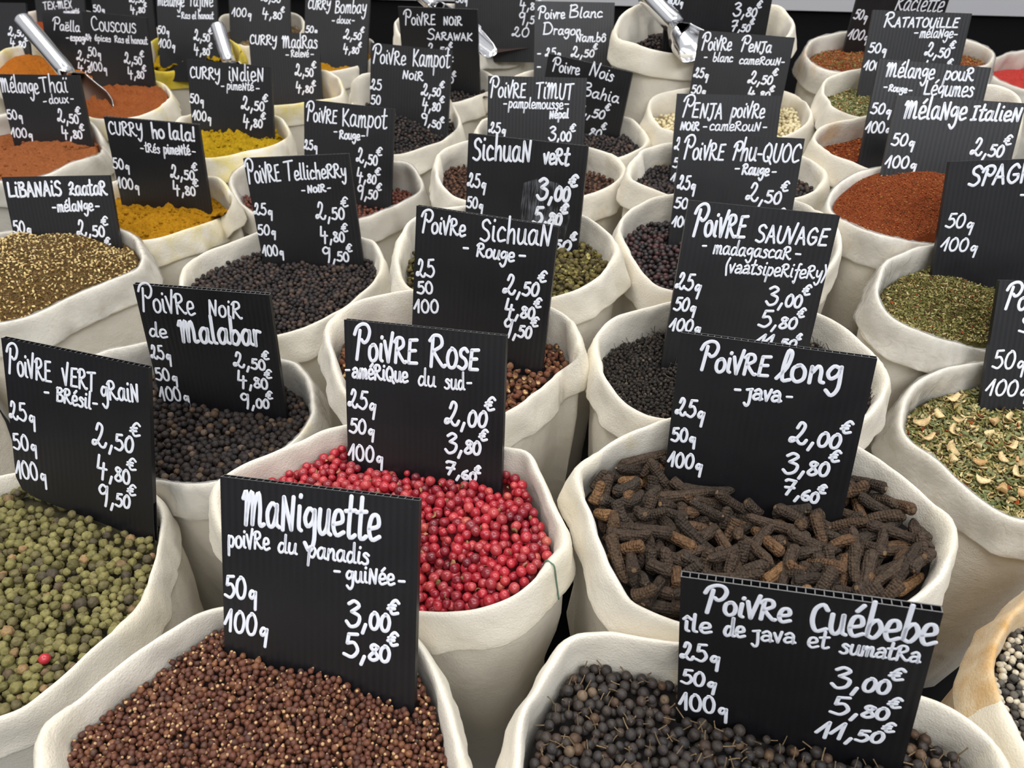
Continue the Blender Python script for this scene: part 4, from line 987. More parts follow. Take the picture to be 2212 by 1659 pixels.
def make_sack(key, label, cloth=None, liner=False, seed=1, thread=False):
    cloth = cloth or CLOTH
    near = RIM[key].mean(0)[1] < 0.75
    n = 180 if near else 96
    C = arc_resample(RIM[key], n)
    hz = np.array([fbm((p[0], p[1], 0), seed + 11, 20.0, 2) for p in C])
    C[:, 2] += hz * .0018
    nrm = outward(C)
    C = C + nrm * (np.array([fbm((p[0], p[1], 0), seed + 17, 32.0, 2) for p in C]) * .0014)[:, None]
    # gathers: the fold is thicker in some places than in others
    thick = 1.0 + .28 * np.array([fbm((p[0], p[1], 0), seed + 5, 16.0, 2) for p in C])
    ctr = C.mean(0)
    root = empty('spice_sack', (ctr[0], ctr[1], TABLE_Z))
    tag(root, label, 'sack', 'open cotton spice sacks')
    off = np.array([ctr[0], ctr[1], TABLE_Z])
    R_ = profile_surface(C, nrm * thick[:, None], CUFF, seed, cuff_wrinkle)
    V = (R_ - off).reshape(-1, 3)
    F = grid_faces(len(CUFF), n)
    me = mesh_np('cuff', V, F)
    link('cuff', me, cloth, root)
    # body: follows the rim at the top and eases into a rounder, slightly slimmer bag at the table
    rows = []
    zb = TABLE_Z + .002
    base = smooth_closed(C.copy(), 40)
    for i, (o, dz) in enumerate(BODY):
        f = min(1.0, max(0.0, (-dz - 26) / 200.0))
        P = C * (1 - f) + base * f
        P = P + nrm * (o * 1e-3)
        z = C[:, 2] + dz * 1e-3
        P[:, 2] = np.maximum(z, zb + .012 * (1 - f))
        w = 0.5 + min(4.0, max(0, -dz - 24) * .05)
        d = np.array([fbm((p[0], p[1], p[2] * .45), seed + 21, 24.0, 3) + .8 * fold(p, seed + 2) - .5 for p in P])
        P = P + nrm * ((d - .15) * w * 1e-3)[:, None]
        rows.append(P)
    last = rows[-1].copy()
    f = .93
    last[:, :2] = (last[:, :2] - ctr[:2]) * f + ctr[:2]
    last[:, 2] = zb + .01
    rows.append(last)
    last2 = last.copy()
    last2[:, :2] = (last2[:, :2] - ctr[:2]) * .9 + ctr[:2]
    last2[:, 2] = zb
    rows.append(last2)
    V = (np.array(rows) - off).reshape(-1, 3)
    F = grid_faces(len(rows), n)
    V = np.vstack([V, [[0, 0, zb - TABLE_Z]]])
    k = (len(rows) - 1) * n
    cap = np.array([[k + i, k + (i + 1) % n, len(V) - 1] for i in range(n)])
    link('body', mesh_np('body', V, [F, cap]), CLOTH_TAN if cloth is CLOTH_TAN else CLOTH, root)
    # two sewn side seams that stand up where the hem is folded over
    xs = C[:, 0]
    for side, idx in () if liner else (('L', int(np.argmin(xs))), ('R', int(np.argmax(xs)))):
        rng = random.Random(seed * 7 + (side == 'R'))
        if n < 120 and rng.random() < .4: continue
        idx = (idx + rng.randint(-4, 4)) % n
        rr = range(2, 21)
        rowsV = []
        half = 7 if n >= 120 else 4
        js = [(idx + j) % n for j in range(-half, half + 1)]
        for a, i in enumerate(rr):
            for j, q in enumerate(js):
                p = R_[i, q]
                t = (R_[min(i + 1, len(CUFF) - 1), q] - R_[max(i - 1, 0), q])
                tn = np.cross(t, np.cross([0, 0, 1.0], nrm[q]))
                tn = tn / max(np.linalg.norm(tn), 1e-9)
                e = nrm[q] * (1 if CUFF[i][0] > 0 else -1)
                up = np.array([0, 0, 1.0]) * max(0, 1 - abs(CUFF[i][1]) / 5.0) + e * min(1, abs(CUFF[i][1]) / 4.0)
                up = up / np.linalg.norm(up)
                u = abs(j - half) / half
                h = (1.7 * (1 - u ** 4) - .35) + .45 * fbm(p, seed + 31, 260.0, 2)
                if a in (0, len(rr) - 1): h = -.5
                rowsV.append(p + up * h * 1e-3)
        V = np.array(rowsV) - off
        me = mesh_np('seam', V, grid_faces(len(rr), len(js), False))
        s = link('seam', me, SEAM, root)
        if thread and side == thread:
            pts = [R_[i, js[half + 3]] + nrm[js[half + 3]] * (.0016 if CUFF[i][0] > 0 else -.0012) + np.array([0, 0, .0012]) for i in range(5, 19)]
            tube_me = tube_mesh([p - off for p in pts], .00045, 6)
            link('thread', tube_me, THREAD, s)
    if liner:
        # the bag follows the cloth a millimetre or two off it, crinkled, and ends raggedly on the outside of the cuff
        rows = []
        rag = np.array([fbm((p[0], p[1], 0), seed + 51, 45.0, 3) for p in C])
        idx = list(range(2, 18))
        for i in idx:
            P = R_[i].copy()
            sgn = 1.0 if CUFF[i][0] > 0 else -1.0
            k = min(1, abs(CUFF[i][1]) / 4.0)
            e = nrm * (sgn * k) + np.array([0, 0, 1.0]) * (1 - k)
            e = e / np.linalg.norm(e, axis=1)[:, None]
            d = np.array([abs(fbm((p[0], p[1], p[2]), seed + 41, 95.0, 3)) for p in P])
            P = P + e * (.0007 + d * .0016)[:, None]
            if i > 14: P[:, 2] += rag * .004 * (i - 14) / 3
            rows.append(P)
        prof = idx
        V = (np.array(rows) - off).reshape(-1, 3)
        link('plastic_liner', mesh_np('plastic_liner', V, grid_faces(len(prof), n)), LINER, root)
    return root


def tube_mesh(pts, r, sides=8, caps=True, radii=None):
    pts = [np.asarray(p, float) for p in pts]
    m = len(pts)
    V = []
    ref = np.array([0.31, 0.17, 0.93])
    for i, p in enumerate(pts):
        t = pts[min(i + 1, m - 1)] - pts[max(i - 1, 0)]
        t = t / max(np.linalg.norm(t), 1e-9)
        a = np.cross(t, ref); a = a / np.linalg.norm(a)
        b = np.cross(t, a)
        rr = radii[i] if radii is not None else r
        for k in range(sides):
            an = 2 * math.pi * k / sides
            V.append(p + a * math.cos(an) * rr + b * math.sin(an) * rr)
    F = [grid_faces(m, sides)]
    if caps:
        F.append(np.array([list(range(sides))[::-1]]))
        F.append(np.array([list(range((m - 1) * sides, m * sides))]))
        if sides == 4: F = F
    return mesh_np('tube', V, F)


# ---------------------------------------------------------------- handwriting: a single-stroke hand
# every glyph: advance, strokes; points x,y in hundredths, ';' separates strokes, '!' keeps a corner sharp
GLYPHS = {
 'A': (46, '2,0 22,66! 42,0;10,24 36,24'), 'B': (46, '8,66 6,0;4,62 30,66 35,50 10,36! 40,30 38,6 6,0'),
 'C': (46, '42,54 30,66 10,54 4,26 16,3 42,10'), 'D': (54, '8,64 6,0;2,62 30,64 49,36 36,6 4,0'),
 'E': (48, '42,66 12,64! 7,2! 42,3;9,35 36,37'), 'F': (44, '8,0 10,64! 42,66;9,34 34,36'),
 'G': (50, '42,54 28,66 8,48 6,18 24,1 43,14 43,30! 25,30'), 'H': (46, '8,66 6,0;38,66 36,0;7,34 37,36'),
 'I': (34, '16,64 13,2;3,64 30,66;0,0 27,2'), 'J': (42, '4,64 40,66;27,65 25,10 12,-10 1,2'),
 'K': (46, '9,68 6,0;42,66 8,30! 44,0'), 'L': (42, '10,66 6,2! 40,4'),
 'M': (78, '0,50 10,65 12,40 10,0! 17,38 30,65 34,44 33,2! 40,40 54,64 60,34 59,8 64,1 74,5'),
 'N': (50, '6,0 10,62! 36,2! 43,64'), 'O': (50, '26,64 9,52 3,26 14,3 36,5 46,32 38,56 22,65'),
 'P': (40, '0,46 8,59 24,66 39,64 46,53 40,38 29,32 22,37;17,54 12,26 7,0'), 'Q': (54, '26,64 9,52 3,26 14,3 36,5 46,32 38,56 22,65;28,18 52,-8'),
 'R': (52, '10,62 5,0;0,56 14,68 34,66 38,48 12,34! 28,16 44,2 51,5'), 'S': (44, '41,57 28,67 10,58 12,42 32,31 38,14 22,0 1,6'),
 'T': (46, '0,62 46,66;24,64 20,0'), 'U': (46, '6,64 4,20 16,1 33,8 42,64'),
 'V': (40, '2,56 17,0! 38,80'), 'W': (58, '2,64 13,0! 27,50! 38,0! 55,64'), 'X': (46, '2,64 40,0;40,64 2,0'),
 'Y': (46, '4,62 8,36 26,34 42,64! 36,6 20,-26 5,-14'), 'Z': (46, '6,52 22,66 36,56 24,34 4,4 20,10 44,2;10,32 34,34'),
 'a': (46, '36,40 20,46 4,28 8,4 24,4 36,30 37,44! 35,10 45,2'), '@': (44, '8,38 24,47 36,36 36,16 35,0! 35,22 14,25 3,12 12,1 34,8 44,4'),
 'b': (42, '12,82 5,6! 8,28 26,42 39,22 24,0 5,5'), 'c': (38, '34,38 20,46 4,28 10,3 36,7'),
 'd': (46, '34,38 16,43 4,18 14,0 33,18 39,82! 36,10 45,2'), 'e': (40, '6,20 34,27 30,45 12,43 4,18 15,0 39,7'),
 'f': (30, '32,74 21,74 18,40 13,-28 4,-22;4,40 30,42'), 'g': (42, '35,40 18,46 4,28 12,12 30,22 37,44! 35,-12 19,-34 3,-20'),
 'q': (44, '34,20 20,27 11,13 19,3 33,17 36,24! 32,-30'), 'h': (42, '12,82 6,0! 9,26 25,44 34,34 34,0'),
 'i': (20, '9,46 7,8 15,1;12,64 13,67'), 'j': (28, '2,43 27,47;21,46 18,-14 7,-30 -4,-18'),
 'k': (40, '10,82 6,0;36,44 9,20! 38,0'), 'l': (22, '12,82 7,10 17,1'),
 'm': (56, '4,0 8,44! 9,28 21,46 27,34 25,0! 27,28 41,46 47,34 45,4 54,1'), 'n': (42, '4,0 8,44! 9,28 24,46 33,34 32,6 41,1'),
 'o': (42, '24,46 7,37 4,14 16,0 34,8 38,30 28,45 18,45'), 'p': (42, '10,46 2,-34! 8,30 25,45 38,30 26,2 7,8'),
 'r': (32, '8,46 5,0! 8,28 17,44 31,42'), 's': (36, '33,38 19,46 9,36 27,22 28,6 13,0 0,6'),
 't': (32, '18,76 11,8 21,0 32,5;0,48 32,51'), 'u': (44, '6,46 4,14 14,0 30,12 35,46! 34,8 43,1'),
 'v': (34, '4,42 16,0! 33,50'), 'w': (50, '2,44 11,0! 24,36! 33,0! 48,46'), 'x': (38, '2,44 34,0;35,46 0,0'),
 'y': (40, '4,46 8,18 24,16 35,46! 29,-14 15,-32 2,-20'), 'z': (40, '4,44 34,46! 4,2! 36,4'),
 'L2': (40, ''), '0': (44, '24,66 8,52 4,22 15,1 33,6 40,36 32,60 20,66'), '1': (28, '-4,20 18,60 22,66! 18,0'),
 '2': (46, '12,48 19,66 31,58 27,36 11,8 0,5 2,16 15,14 27,1 38,1 44,13'), '3': (42, '4,58 20,67 35,56 14,38! 38,28 34,6 14,-2 0,10'),
 '4': (42, '10,66 4,24! 38,26;28,44 22,-10'), '5': (42, '36,66 12,64! 9,38! 28,41 39,20 24,0 1,6'),
 '6': (42, '31,66 10,44 4,16 18,0 37,10 31,31 8,22'), '7': (42, '2,58 10,65 36,66! 16,0;6,30 36,36'),
 '8': (42, '36,58 19,66 8,53 28,33 39,12 20,0 4,12 20,34 36,58'), '9': (42, '34,57 18,66 4,50 13,34 31,42 37,62! 33,20 27,-8'),
 ',': (20, '12,8 3,-18'), '.': (14, '6,0 8,3'), '-': (26, '2,24 22,24'),
 'EUR': (46, '42,54 28,65 12,50 8,26 18,5 42,11;0,38 28,42;-3,24 26,28'), '!': (16, '8,76 6,22;6,2 7,5'),
 '(': (20, '18,80 5,40 13,-16'), ')': (20, '3,80 16,36 2,-16'), ' ': (30, ''),
 'long_l': (34, '0,8 26,40 36,76 26,84 16,40 17,4 36,5'),
}
ACCENTS = {'é': ('e', '18,58 33,72'), 'è': ('e', '10,72 26,58'), 'ë': ('e', '10,60 12,64;28,60 30,64'), 'ï': ('i0', '2,60 4,64;20,60 22,64'),
           'î': ('i0', '0,56 12,70! 26,56'), 'ô': ('o', '8,58 22,72! 36,58')}
GLYPHS['i0'] = (20, '9,46 7,8 15,1')


def strokes_of(ch):
    if ch in ACCENTS:
        base, extra = ACCENTS[ch]
        adv, s = GLYPHS[base]
        s = s + ';' + extra
    elif ch == '£':
        adv, s = GLYPHS['long_l']
    elif ch == '€':
        adv, s = GLYPHS['EUR']
    else:
        adv, s = GLYPHS.get(ch, GLYPHS[' '])
    out = []
    for st in s.split(';'):
        if not st: continue
        seg, run = [], []
        for tok in st.split():
            sharp = tok.endswith('!')
            x, y = tok.rstrip('!').split(',')
            run.append((float(x), float(y)))
            if sharp:
                seg.append(run)
                run = [(float(x), float(y))]
        if len(run) > 1 or not seg: seg.append(run)
        for r in seg:
            r = np.array(r)
            if len(r) < 3:
                q = r
            else:
                e = np.vstack([2 * r[0] - r[1], r, 2 * r[-1] - r[-2]])
                q = []
                for i in range(len(r) - 1):
                    p0, p1, p2, p3 = e[i:i + 4]
                    for t in np.linspace(0, 1, 5)[:-1]:
                        q.append(.5 * (2 * p1 + (p2 - p0) * t + (2 * p0 - 5 * p1 + 4 * p2 - p3) * t * t + (-p0 + 3 * p1 - 3 * p2 + p3) * t ** 3))
                q.append(r[-1])
                q = np.array(q)
            out.append(np.asarray(q, float))
    return adv, out


def layout(text, rng):
    """strokes of a word in its own units"""
    x, out, big = 0.0, [], False
    for ch in text:
        if ch == '^':
            big = True
            continue
        adv, st = strokes_of(ch)
        s = 1.5 if big else 1.0
        big = False
        sl = rng.uniform(.02, .10)
        dy = rng.uniform(-1.2, 1.2)
        for q in st:
            q = q * s
            out.append(np.stack([q[:, 0] + sl * q[:, 1] + x, q[:, 1] + dy], 1))
        x += adv * s + 5
    return out, max(x - 5, 1.0)


def add_stroke(VV, FF, q, r):
    """one pen stroke: a low rounded bead with round ends, lying on the face (x, y, height)"""
    q = np.asarray(q)
    keep = [0]
    for i in range(1, len(q)):
        if np.linalg.norm(q[i] - q[keep[-1]]) > r * .3: keep.append(i)
    q = q[keep]
    if len(q) == 1: q = np.vstack([q, q + [r * .4, r * .4]])
    t = np.gradient(q, axis=0)
    t = t / np.maximum(np.linalg.norm(t, axis=1), 1e-9)[:, None]
    nn = np.stack([-t[:, 1], t[:, 0]], 1)
    rows = []
    h = 1.4e-4
    for a, s in ((-1, 0), (-.8, .6), (-.45, .9)):
        rows.append((q[0] + t[0] * r * a, nn[0] * r * s))
    for i in range(len(q)): rows.append((q[i], nn[i] * r))
    for a, s in ((.45, .9), (.8, .6), (1, 0)):
        rows.append((q[-1] + t[-1] * r * a, nn[-1] * r * s))
    b = len(VV)
    for c, w in rows:
        VV += [(c[0] - w[0], c[1] - w[1], 0), (c[0] - .6 * w[0], c[1] - .6 * w[1], h), (c[0] + .6 * w[0], c[1] + .6 * w[1], h), (c[0] + w[0], c[1] + w[1], 0)]
    for i in range(len(rows) - 1):
        for j in range(3):
            k = b + i * 4 + j
            FF.append((k, k + 4, k + 5, k + 1))


UNIT = {'P': 99.0, 'c': 66.0, 'x': 46.0}


def write_line(VV, FF, text, u0, v0, u1, v1, h, unit, pen, rng):
    d = np.array([u1 - u0, v1 - v0]) * KMM
    L = np.linalg.norm(d)
    ex = d / L
    ey = np.array([-ex[1], ex[0]])
    o = np.array([u0, v0]) * KMM
    h = h * KMM
    def put(st, sx, sy, ox, oy, r):
        for q in st:
            p = o + np.outer(q[:, 0] * sx + ox, ex) + np.outer(q[:, 1] * sy + oy, ey)
            add_stroke(VV, FF, p, r)
    if unit == '$':
        ey = np.array([0.0, 1.0])
        a, c = text.split(',')
        s1, s2 = h / 66.0, h / 66.0 * .67
        st1, w1 = layout(a, rng)
        stc, wc = layout(',', rng)
        st2, w2 = layout(c, rng)
        tot = w1 * s1 + 6 * s1 + wc * s1 * .9 + 4 * s1 + w2 * s2
        k = L / tot
        r = pen * .5e-3
        x = 0
        put(st1, s1 * k, s1, x, 0, r)
        x += (w1 + 6) * s1 * k
        put(stc, s1 * .9 * k, s1 * .9, x, 0, r)
        x += (wc * .9 + 4) * s1 * k
        put(st2, s2 * k, s2, x, 0, r)
        ste, we = layout('€', rng)
        put(ste, h * .58 / 66, h * .61 / 66, L - h * .08, h * .70, r * .9)
    else:
        st, w = layout(text, rng)
        put(st, L / w, h / UNIT[unit], 0, 0, pen * .5e-3)


# ---------------------------------------------------------------- price signs
SIGN_FRAME = {}


def make_sign(key, label):
    x, y, z, yaw, lean, roll, W, H, base = SIGN_POSE[key]
    TL = np.array([x, y, z]) * KMM
    W, H = W * KMM, H * KMM
    ya, le, ro = map(math.radians, (yaw, lean, roll))
    ex = np.array([math.cos(ya), math.sin(ya), 0])
    n = np.array([math.sin(ya), -math.cos(ya), 0])
    up = np.array([0, 0, math.cos(le)]) - n * math.sin(le)
    X = ex * math.cos(ro) - up * math.sin(ro)
    U = up * math.cos(ro) + ex * math.sin(ro)
    Nn = np.cross(X, U)
    SIGN_FRAME[key] = (TL, X, U, Nn, W, H, [np.array(b) * KMM for b in base])
    M = Matrix(((X[0], U[0], Nn[0], TL[0]), (X[1], U[1], Nn[1], TL[1]), (X[2], U[2], Nn[2], TL[2]), (0, 0, 0, 1)))
    root = bpy.data.objects.new('price_sign', None)
    root.empty_display_size = 0.02
    COL.objects.link(root)
    root.matrix_world = M
    tag(root, label, 'price sign', 'black price signs')
    # twin-wall sheet: two skins joined by webs, open cells along the top cut
    T = .0038
    V, F, mi = [], [], []
    def bx(x0, x1, y0, y1, z0, z1):
        b = len(V)
        V.extend([(a, c, d) for a in (x0, x1) for c in (y0, y1) for d in (z0, z1)])
        for q in ((0, 1, 3, 2), (4, 6, 7, 5), (0, 4, 5, 1), (2, 3, 7, 6), (0, 2, 6, 4), (1, 5, 7, 3)):
            F.append([b + i for i in q])
            mi.append(1 if q == (2, 3, 7, 6) else 0)
    if key == 'vertgrain':          # lower left corner is cut off
        c = .014
        for z0, z1 in ((-.0005, 0), (-T, -T + .0005)):
            b = len(V)
            P = [(0, 0), (W, 0), (W, -H), (c, -.111), (.004, -.107), (0, -.098)]
            V.extend([(px, py, z1) for px, py in P] + [(px, py, z0) for px, py in P])
            m = len(P)
            for i in range(1, m - 1):
                F.append([b, b + i + 1, b + i, b]); mi.append(0)
                F.append([b + m, b + m + i, b + m + i + 1, b + m]); mi.append(0)
            for i in range(m):
                j = (i + 1) % m
                F.append([b + i, b + j, b + m + j, b + m + i]); mi.append(0)
        Hweb = .095
    else:
        bx(0, W, -H, 0, -.0005, 0)
        bx(0, W, -H, 0, -T, -T + .0005)
        Hweb = H - .0005
    nw = 28
    for i in range(nw + 1):
        c = i * (W - .0004) / nw
        bx(c, c + .0004, -Hweb, -.0002, -T + .0005, -.0005)
    Fq = [f for f in F if len(set(f)) == 4]
    Ft = [f[:3] for f in F if len(set(f)) == 3]
    miq = [m for f, m in zip(F, mi) if len(set(f)) == 4] + [0] * len(Ft)
    me = mesh_np('panel', V, [np.array(Fq)] + ([np.array(Ft)] if Ft else []), smooth=False, matidx=miq)
    link('panel', me, [SIGN, CUT], root)
    rng = random.Random(key)
    VV, FF = [], []
    for t in WRITING.get(key, []):
        text, u0, v0, u1, v1, h, unit = t[:7]
        pen = t[7] * .88 if len(t) > 7 else (1.85 if unit == '$' else 1.65)
        if h < 60 and len(t) < 8: pen = min(pen, 1.35)
        write_line(VV, FF, text, u0, v0, u1, v1, h, unit, pen, rng)
    if VV:
        me = mesh_np('lettering', VV, np.array(FF))
        lt = link('lettering', me, PAINT, root)
        lt.location = (0, 0, .00004)
        lt['label'] = 'white handwritten lettering'
    if key == 'sichvert':           # a wiped patch under the rewritten prices
        P = [(.050, -.034), (.062, -.029), (.078, -.031), (.088, -.036), (.091, -.058), (.087, -.082), (.070, -.086), (.054, -.083), (.048, -.060)]
        V = [(px, py, .00002) for px, py in P] + [(.069, -.058, .00003)]
        sm = link('wiped_patch', mesh_np('wiped_patch', V, np.array([[(i + 1) % 9, i, 9] for i in range(9)]), False), SMUDGE, root)
        sm['label'] = 'grey wiped patch under the prices'
    return root

# ---------------------------------------------------------------- contents
def in_poly(P, Q):
    x, y = P[:, 0], P[:, 1]
    c = np.zeros(len(P), bool)
    j = len(Q) - 1
    for i in range(len(Q)):
        xi, yi, xj, yj = Q[i, 0], Q[i, 1], Q[j, 0], Q[j, 1]
        if yi != yj:
            m = ((yi > y) != (yj > y)) & (x < (xj - xi) * (y - yi) / (yj - yi) + xi)
            c ^= m
        j = i
    return c


class Heap:
    """the level of a sack's content: pinned to the sack wall all round and to the sign that stands in it"""
    def __init__(s, key, front=5, back=22, hump=4, sign=True, lift=0.0):
        C = arc_resample(RIM[key], 72)
        nr = outward(C)
        s.key = key
        s.edge = C + nr * -.0046
        d = front + (back - front) * (.5 + .5 * nr[:, 1])
        ctrl = [np.c_[s.edge[:, :2], C[:, 2] - d * 1e-3]]
        w = [np.ones(72)]
        if sign and key in SIGN_POSE:
            base = SIGN_FRAME[key][6]
            if len(base) == 2: base = [base[0], .5 * (base[0] + base[1]), base[1]]
            b = np.array(base)
            b[:, 2] += lift
            ctrl.append(b)
            w.append(np.full(len(b), 7.0))
        s.ctrl, s.w = np.vstack(ctrl), np.concatenate(w)
        s.c = s.edge.mean(0)
        s.hump = hump * 1e-3
        s.R = np.linalg.norm(s.edge[:, :2] - s.c[:2], axis=1).mean()

    def z(s, P):
        P = np.atleast_2d(P)
        d2 = ((P[:, None, :2] - s.ctrl[None, :, :2]) ** 2).sum(-1) + 2.2e-4
        ww = s.w / d2 ** 1.35
        z = (ww * s.ctrl[:, 2]).sum(1) / ww.sum(1)
        r = np.linalg.norm(P[:, :2] - s.c[:2], axis=1) / s.R
        return z + s.hump * np.clip(1 - r * r, 0, 1)

    def mound(s, rings=26, sub=1.0, disp=None, drop=0.0):
        """surface mesh arrays from the wall to the middle"""
        n = len(s.edge)
        V = []
        for i in range(rings + 1):
            f = 1 - i / (rings + .4)
            P = s.c + (s.edge - s.c) * f
            P[:, 2] = s.z(P) - drop
            if disp is not None:
                for p in P: p[2] += disp(p) * min(1, (1 - f) * 6 + .15)
            V.append(P)
        V = np.array(V).reshape(-1, 3)
        F = grid_faces(rings + 1, n)
        k = rings * n
        c = np.array([s.c]); c[:, 2] = V[k:k + n, 2].mean()
        V = np.vstack([V, c])
        cap = np.array([[k + i, k + (i + 1) % n, len(V) - 1] for i in range(n)])
        # a skirt so that the heap is a body with depth
        m = len(V)
        lowv = V[:n].copy(); lowv[:, 2] -= .03
        V = np.vstack([V, lowv])
        sk = np.array([[i, m + i, m + (i + 1) % n, (i + 1) % n] for i in range(n)])
        return V, [F, sk, cap]

    def sign_clear(s, P, r):
        if s.key not in SIGN_FRAME: return np.ones(len(P), bool)
        TL, X, U, Nn, W, H, b = SIGN_FRAME[s.key]
        q = P - TL
        u, v, d = q @ X, q @ U, q @ Nn
        hit = (u > -r) & (u < W + r) & (v > -H - r) & (d > -.0038 - r) & (d < r)
        return ~hit

    def scatter(s, spacing, rng, inset=0.0):
        lo, hi = s.edge.min(0), s.edge.max(0)
        cell = spacing / math.sqrt(2)
        nx, ny = int((hi[0] - lo[0]) / cell) + 1, int((hi[1] - lo[1]) / cell) + 1
        grid = {}
        area = (hi[0] - lo[0]) * (hi[1] - lo[1])
        tries = int(area / spacing ** 2 * 16)
        Q = s.c + (s.edge - s.c) * (1 - inset / s.R)
        cand = np.stack([rng.uniform(lo[0], hi[0], tries), rng.uniform(lo[1], hi[1], tries)], 1)
        cand = cand[in_poly(cand, Q)]
        pts = []
        s2 = spacing * spacing
        for x, y in cand:
            i, j = int((x - lo[0]) / cell), int((y - lo[1]) / cell)
            ok = True
            for a in range(i - 2, i + 3):
                for b in range(j - 2, j + 3):
                    p = grid.get((a, b))
                    if p is not None and (p[0] - x) ** 2 + (p[1] - y) ** 2 < s2:
                        ok = False
                        break
                if not ok: break
            if ok:
                grid[(i, j)] = (x, y)
                pts.append((x, y))
        P = np.array(pts)
        return np.c_[P, s.z(P)]


def ico(sub):
    bm = bmesh.new()
    bmesh.ops.create_icosphere(bm, subdivisions=sub, radius=1.0)
    V = np.array([v.co[:] for v in bm.verts])
    F = np.array([[v.index for v in f.verts] for f in bm.faces])
    bm.free()
    return V, F


def tmpl_ball(sub, seed, wrinkle=0.0, wscale=2.0, squash=0.08, lump=0.0):
    V, F = ico(sub)
    rng = random.Random(seed)
    W = []
    for v in V:
        p = Vector(v)
        d = 0
        if wrinkle: d -= wrinkle * (1 - abs(noise.noise(p * wscale + Vector((seed * 3.1, 0, 0)))) * 2.2)
        if lump: d += lump * noise.noise(p * 1.2 + Vector((0, seed * 2.3, 0)))
        W.append(v * (1 + d))
    W = np.array(W)
    W *= np.array([1 + rng.uniform(-squash, squash) for _ in range(3)])
    return W, F


def tmpl_husk(sub, seed):
    """a split seed husk: a thick open shell"""
    V, F = ico(sub)
    rng = random.Random(seed)
    ax = Vector((rng.uniform(-.3, .3), rng.uniform(-.3, .3), 1)).normalized()
    W = []
    for v in V:
        p = Vector(v)
        k = p.dot(ax)
        q = p * (1 + .10 * noise.noise(p * 2.2 + Vector((seed, 0, 0))))
        if k > .45:
            q = q - ax * ((k - .45) * 2.3)
            q *= .82
        W.append(q[:])
    mi = np.array([1 if sum(Vector(V[i]).dot(ax) for i in f) / 3 > .62 else 0 for f in F])
    return np.array(W), F, mi


def tmpl_paradise(sub, seed):
    """grain of paradise: a blunt angular seed with a pale pointed tip"""
    V, F = ico(sub)
    rng = random.Random(seed)
    planes = [(Vector((rng.gauss(0, 1), rng.gauss(0, 1), rng.gauss(0, 1))).normalized(), rng.uniform(.74, .92)) for _ in range(9)]
    W = []
    tip = Vector((0, 0, 1))
    for v in V:
        p = Vector(v)
        for n_, d in planes:
            k = p.dot(n_)
            if k > d: p = p - n_ * (k - d) * .85
        t = Vector(v).dot(tip)
        if t > .72: p = p + tip * (t - .72) * 1.9
        W.append(p[:])
    mi = np.array([1 if sum(Vector(V[i]).z for i in f) / 3 > .86 else 0 for f in F])
    return np.array(W), F, mi


def with_tail(V, F, seed, length, r0=.16):
    """add a thin stalk growing from the top"""
    rng = random.Random(seed)
    sides, segs = 5, 5
    T = []
    bend = rng.uniform(-.5, .5)
    for i in range(segs + 1):
        f = i / segs
        z = .9 + f * length
        x = bend * f * f * length * .5
        rr = r0 * (1 - .25 * f) * (1.35 if i == segs else 1)
        for k in range(sides):
            a = 2 * math.pi * k / sides
            T.append((x + rr * math.cos(a), rr * math.sin(a), z))
    b = len(V)
    q = grid_faces(segs + 1, sides)
    tri = np.vstack([q[:, [0, 1, 2]], q[:, [0, 2, 3]]])
    last = segs * sides
    cap = np.array([[last, last + i, last + i + 1] for i in range(1, sides - 1)])
    TF = np.vstack([tri, cap])
    return np.array(T), TF


def rand_rot(rng, n):
    q = rng.normal(size=(n, 4))
    q /= np.linalg.norm(q, axis=1)[:, None]
    w, x, y, z = q.T
    R = np.empty((n, 3, 3))
    R[:, 0, 0] = 1 - 2 * (y * y + z * z); R[:, 0, 1] = 2 * (x * y - z * w); R[:, 0, 2] = 2 * (x * z + y * w)
    R[:, 1, 0] = 2 * (x * y + z * w); R[:, 1, 1] = 1 - 2 * (x * x + z * z); R[:, 1, 2] = 2 * (y * z - x * w)
    R[:, 2, 0] = 2 * (x * z - y * w); R[:, 2, 1] = 2 * (y * z + x * w); R[:, 2, 2] = 1 - 2 * (x * x + y * y)
    return R


OCC = None          # occluders (signs, cuffs) as a BVH, filled once everything is built


def build_occluders():
    global OCC
    bpy.context.view_layer.update()
    V, F = [], []
    for o in bpy.data.objects:
        if o.type == 'MESH' and o.parent is not None and o.name.split('.')[0] in ('panel', 'cuff'):
            b = len(V)
            mw = o.matrix_world
            V.extend([mw @ v.co for v in o.data.vertices])
            F.extend([[b + i for i in p.vertices] for p in o.data.polygons])
    OCC = BVHTree.FromPolygons(V, F)


PITCH = math.radians(41.0)


def seen(p, margin=0.0):
    q = p - np.array(CAM)
    zc = q[1] * math.cos(PITCH) - q[2] * math.sin(PITCH)
    yc = q[1] * math.sin(PITCH) + q[2] * math.cos(PITCH)
    u, v = 1640 * q[0] / zc, 1640 * yc / zc
    if abs(u) > 1106 - margin or abs(v) > 829 - margin: return False
    d = Vector(q)
    L = d.length
    hit = OCC.ray_cast(CAM, d / L, L - .002)
    return hit[0] is None


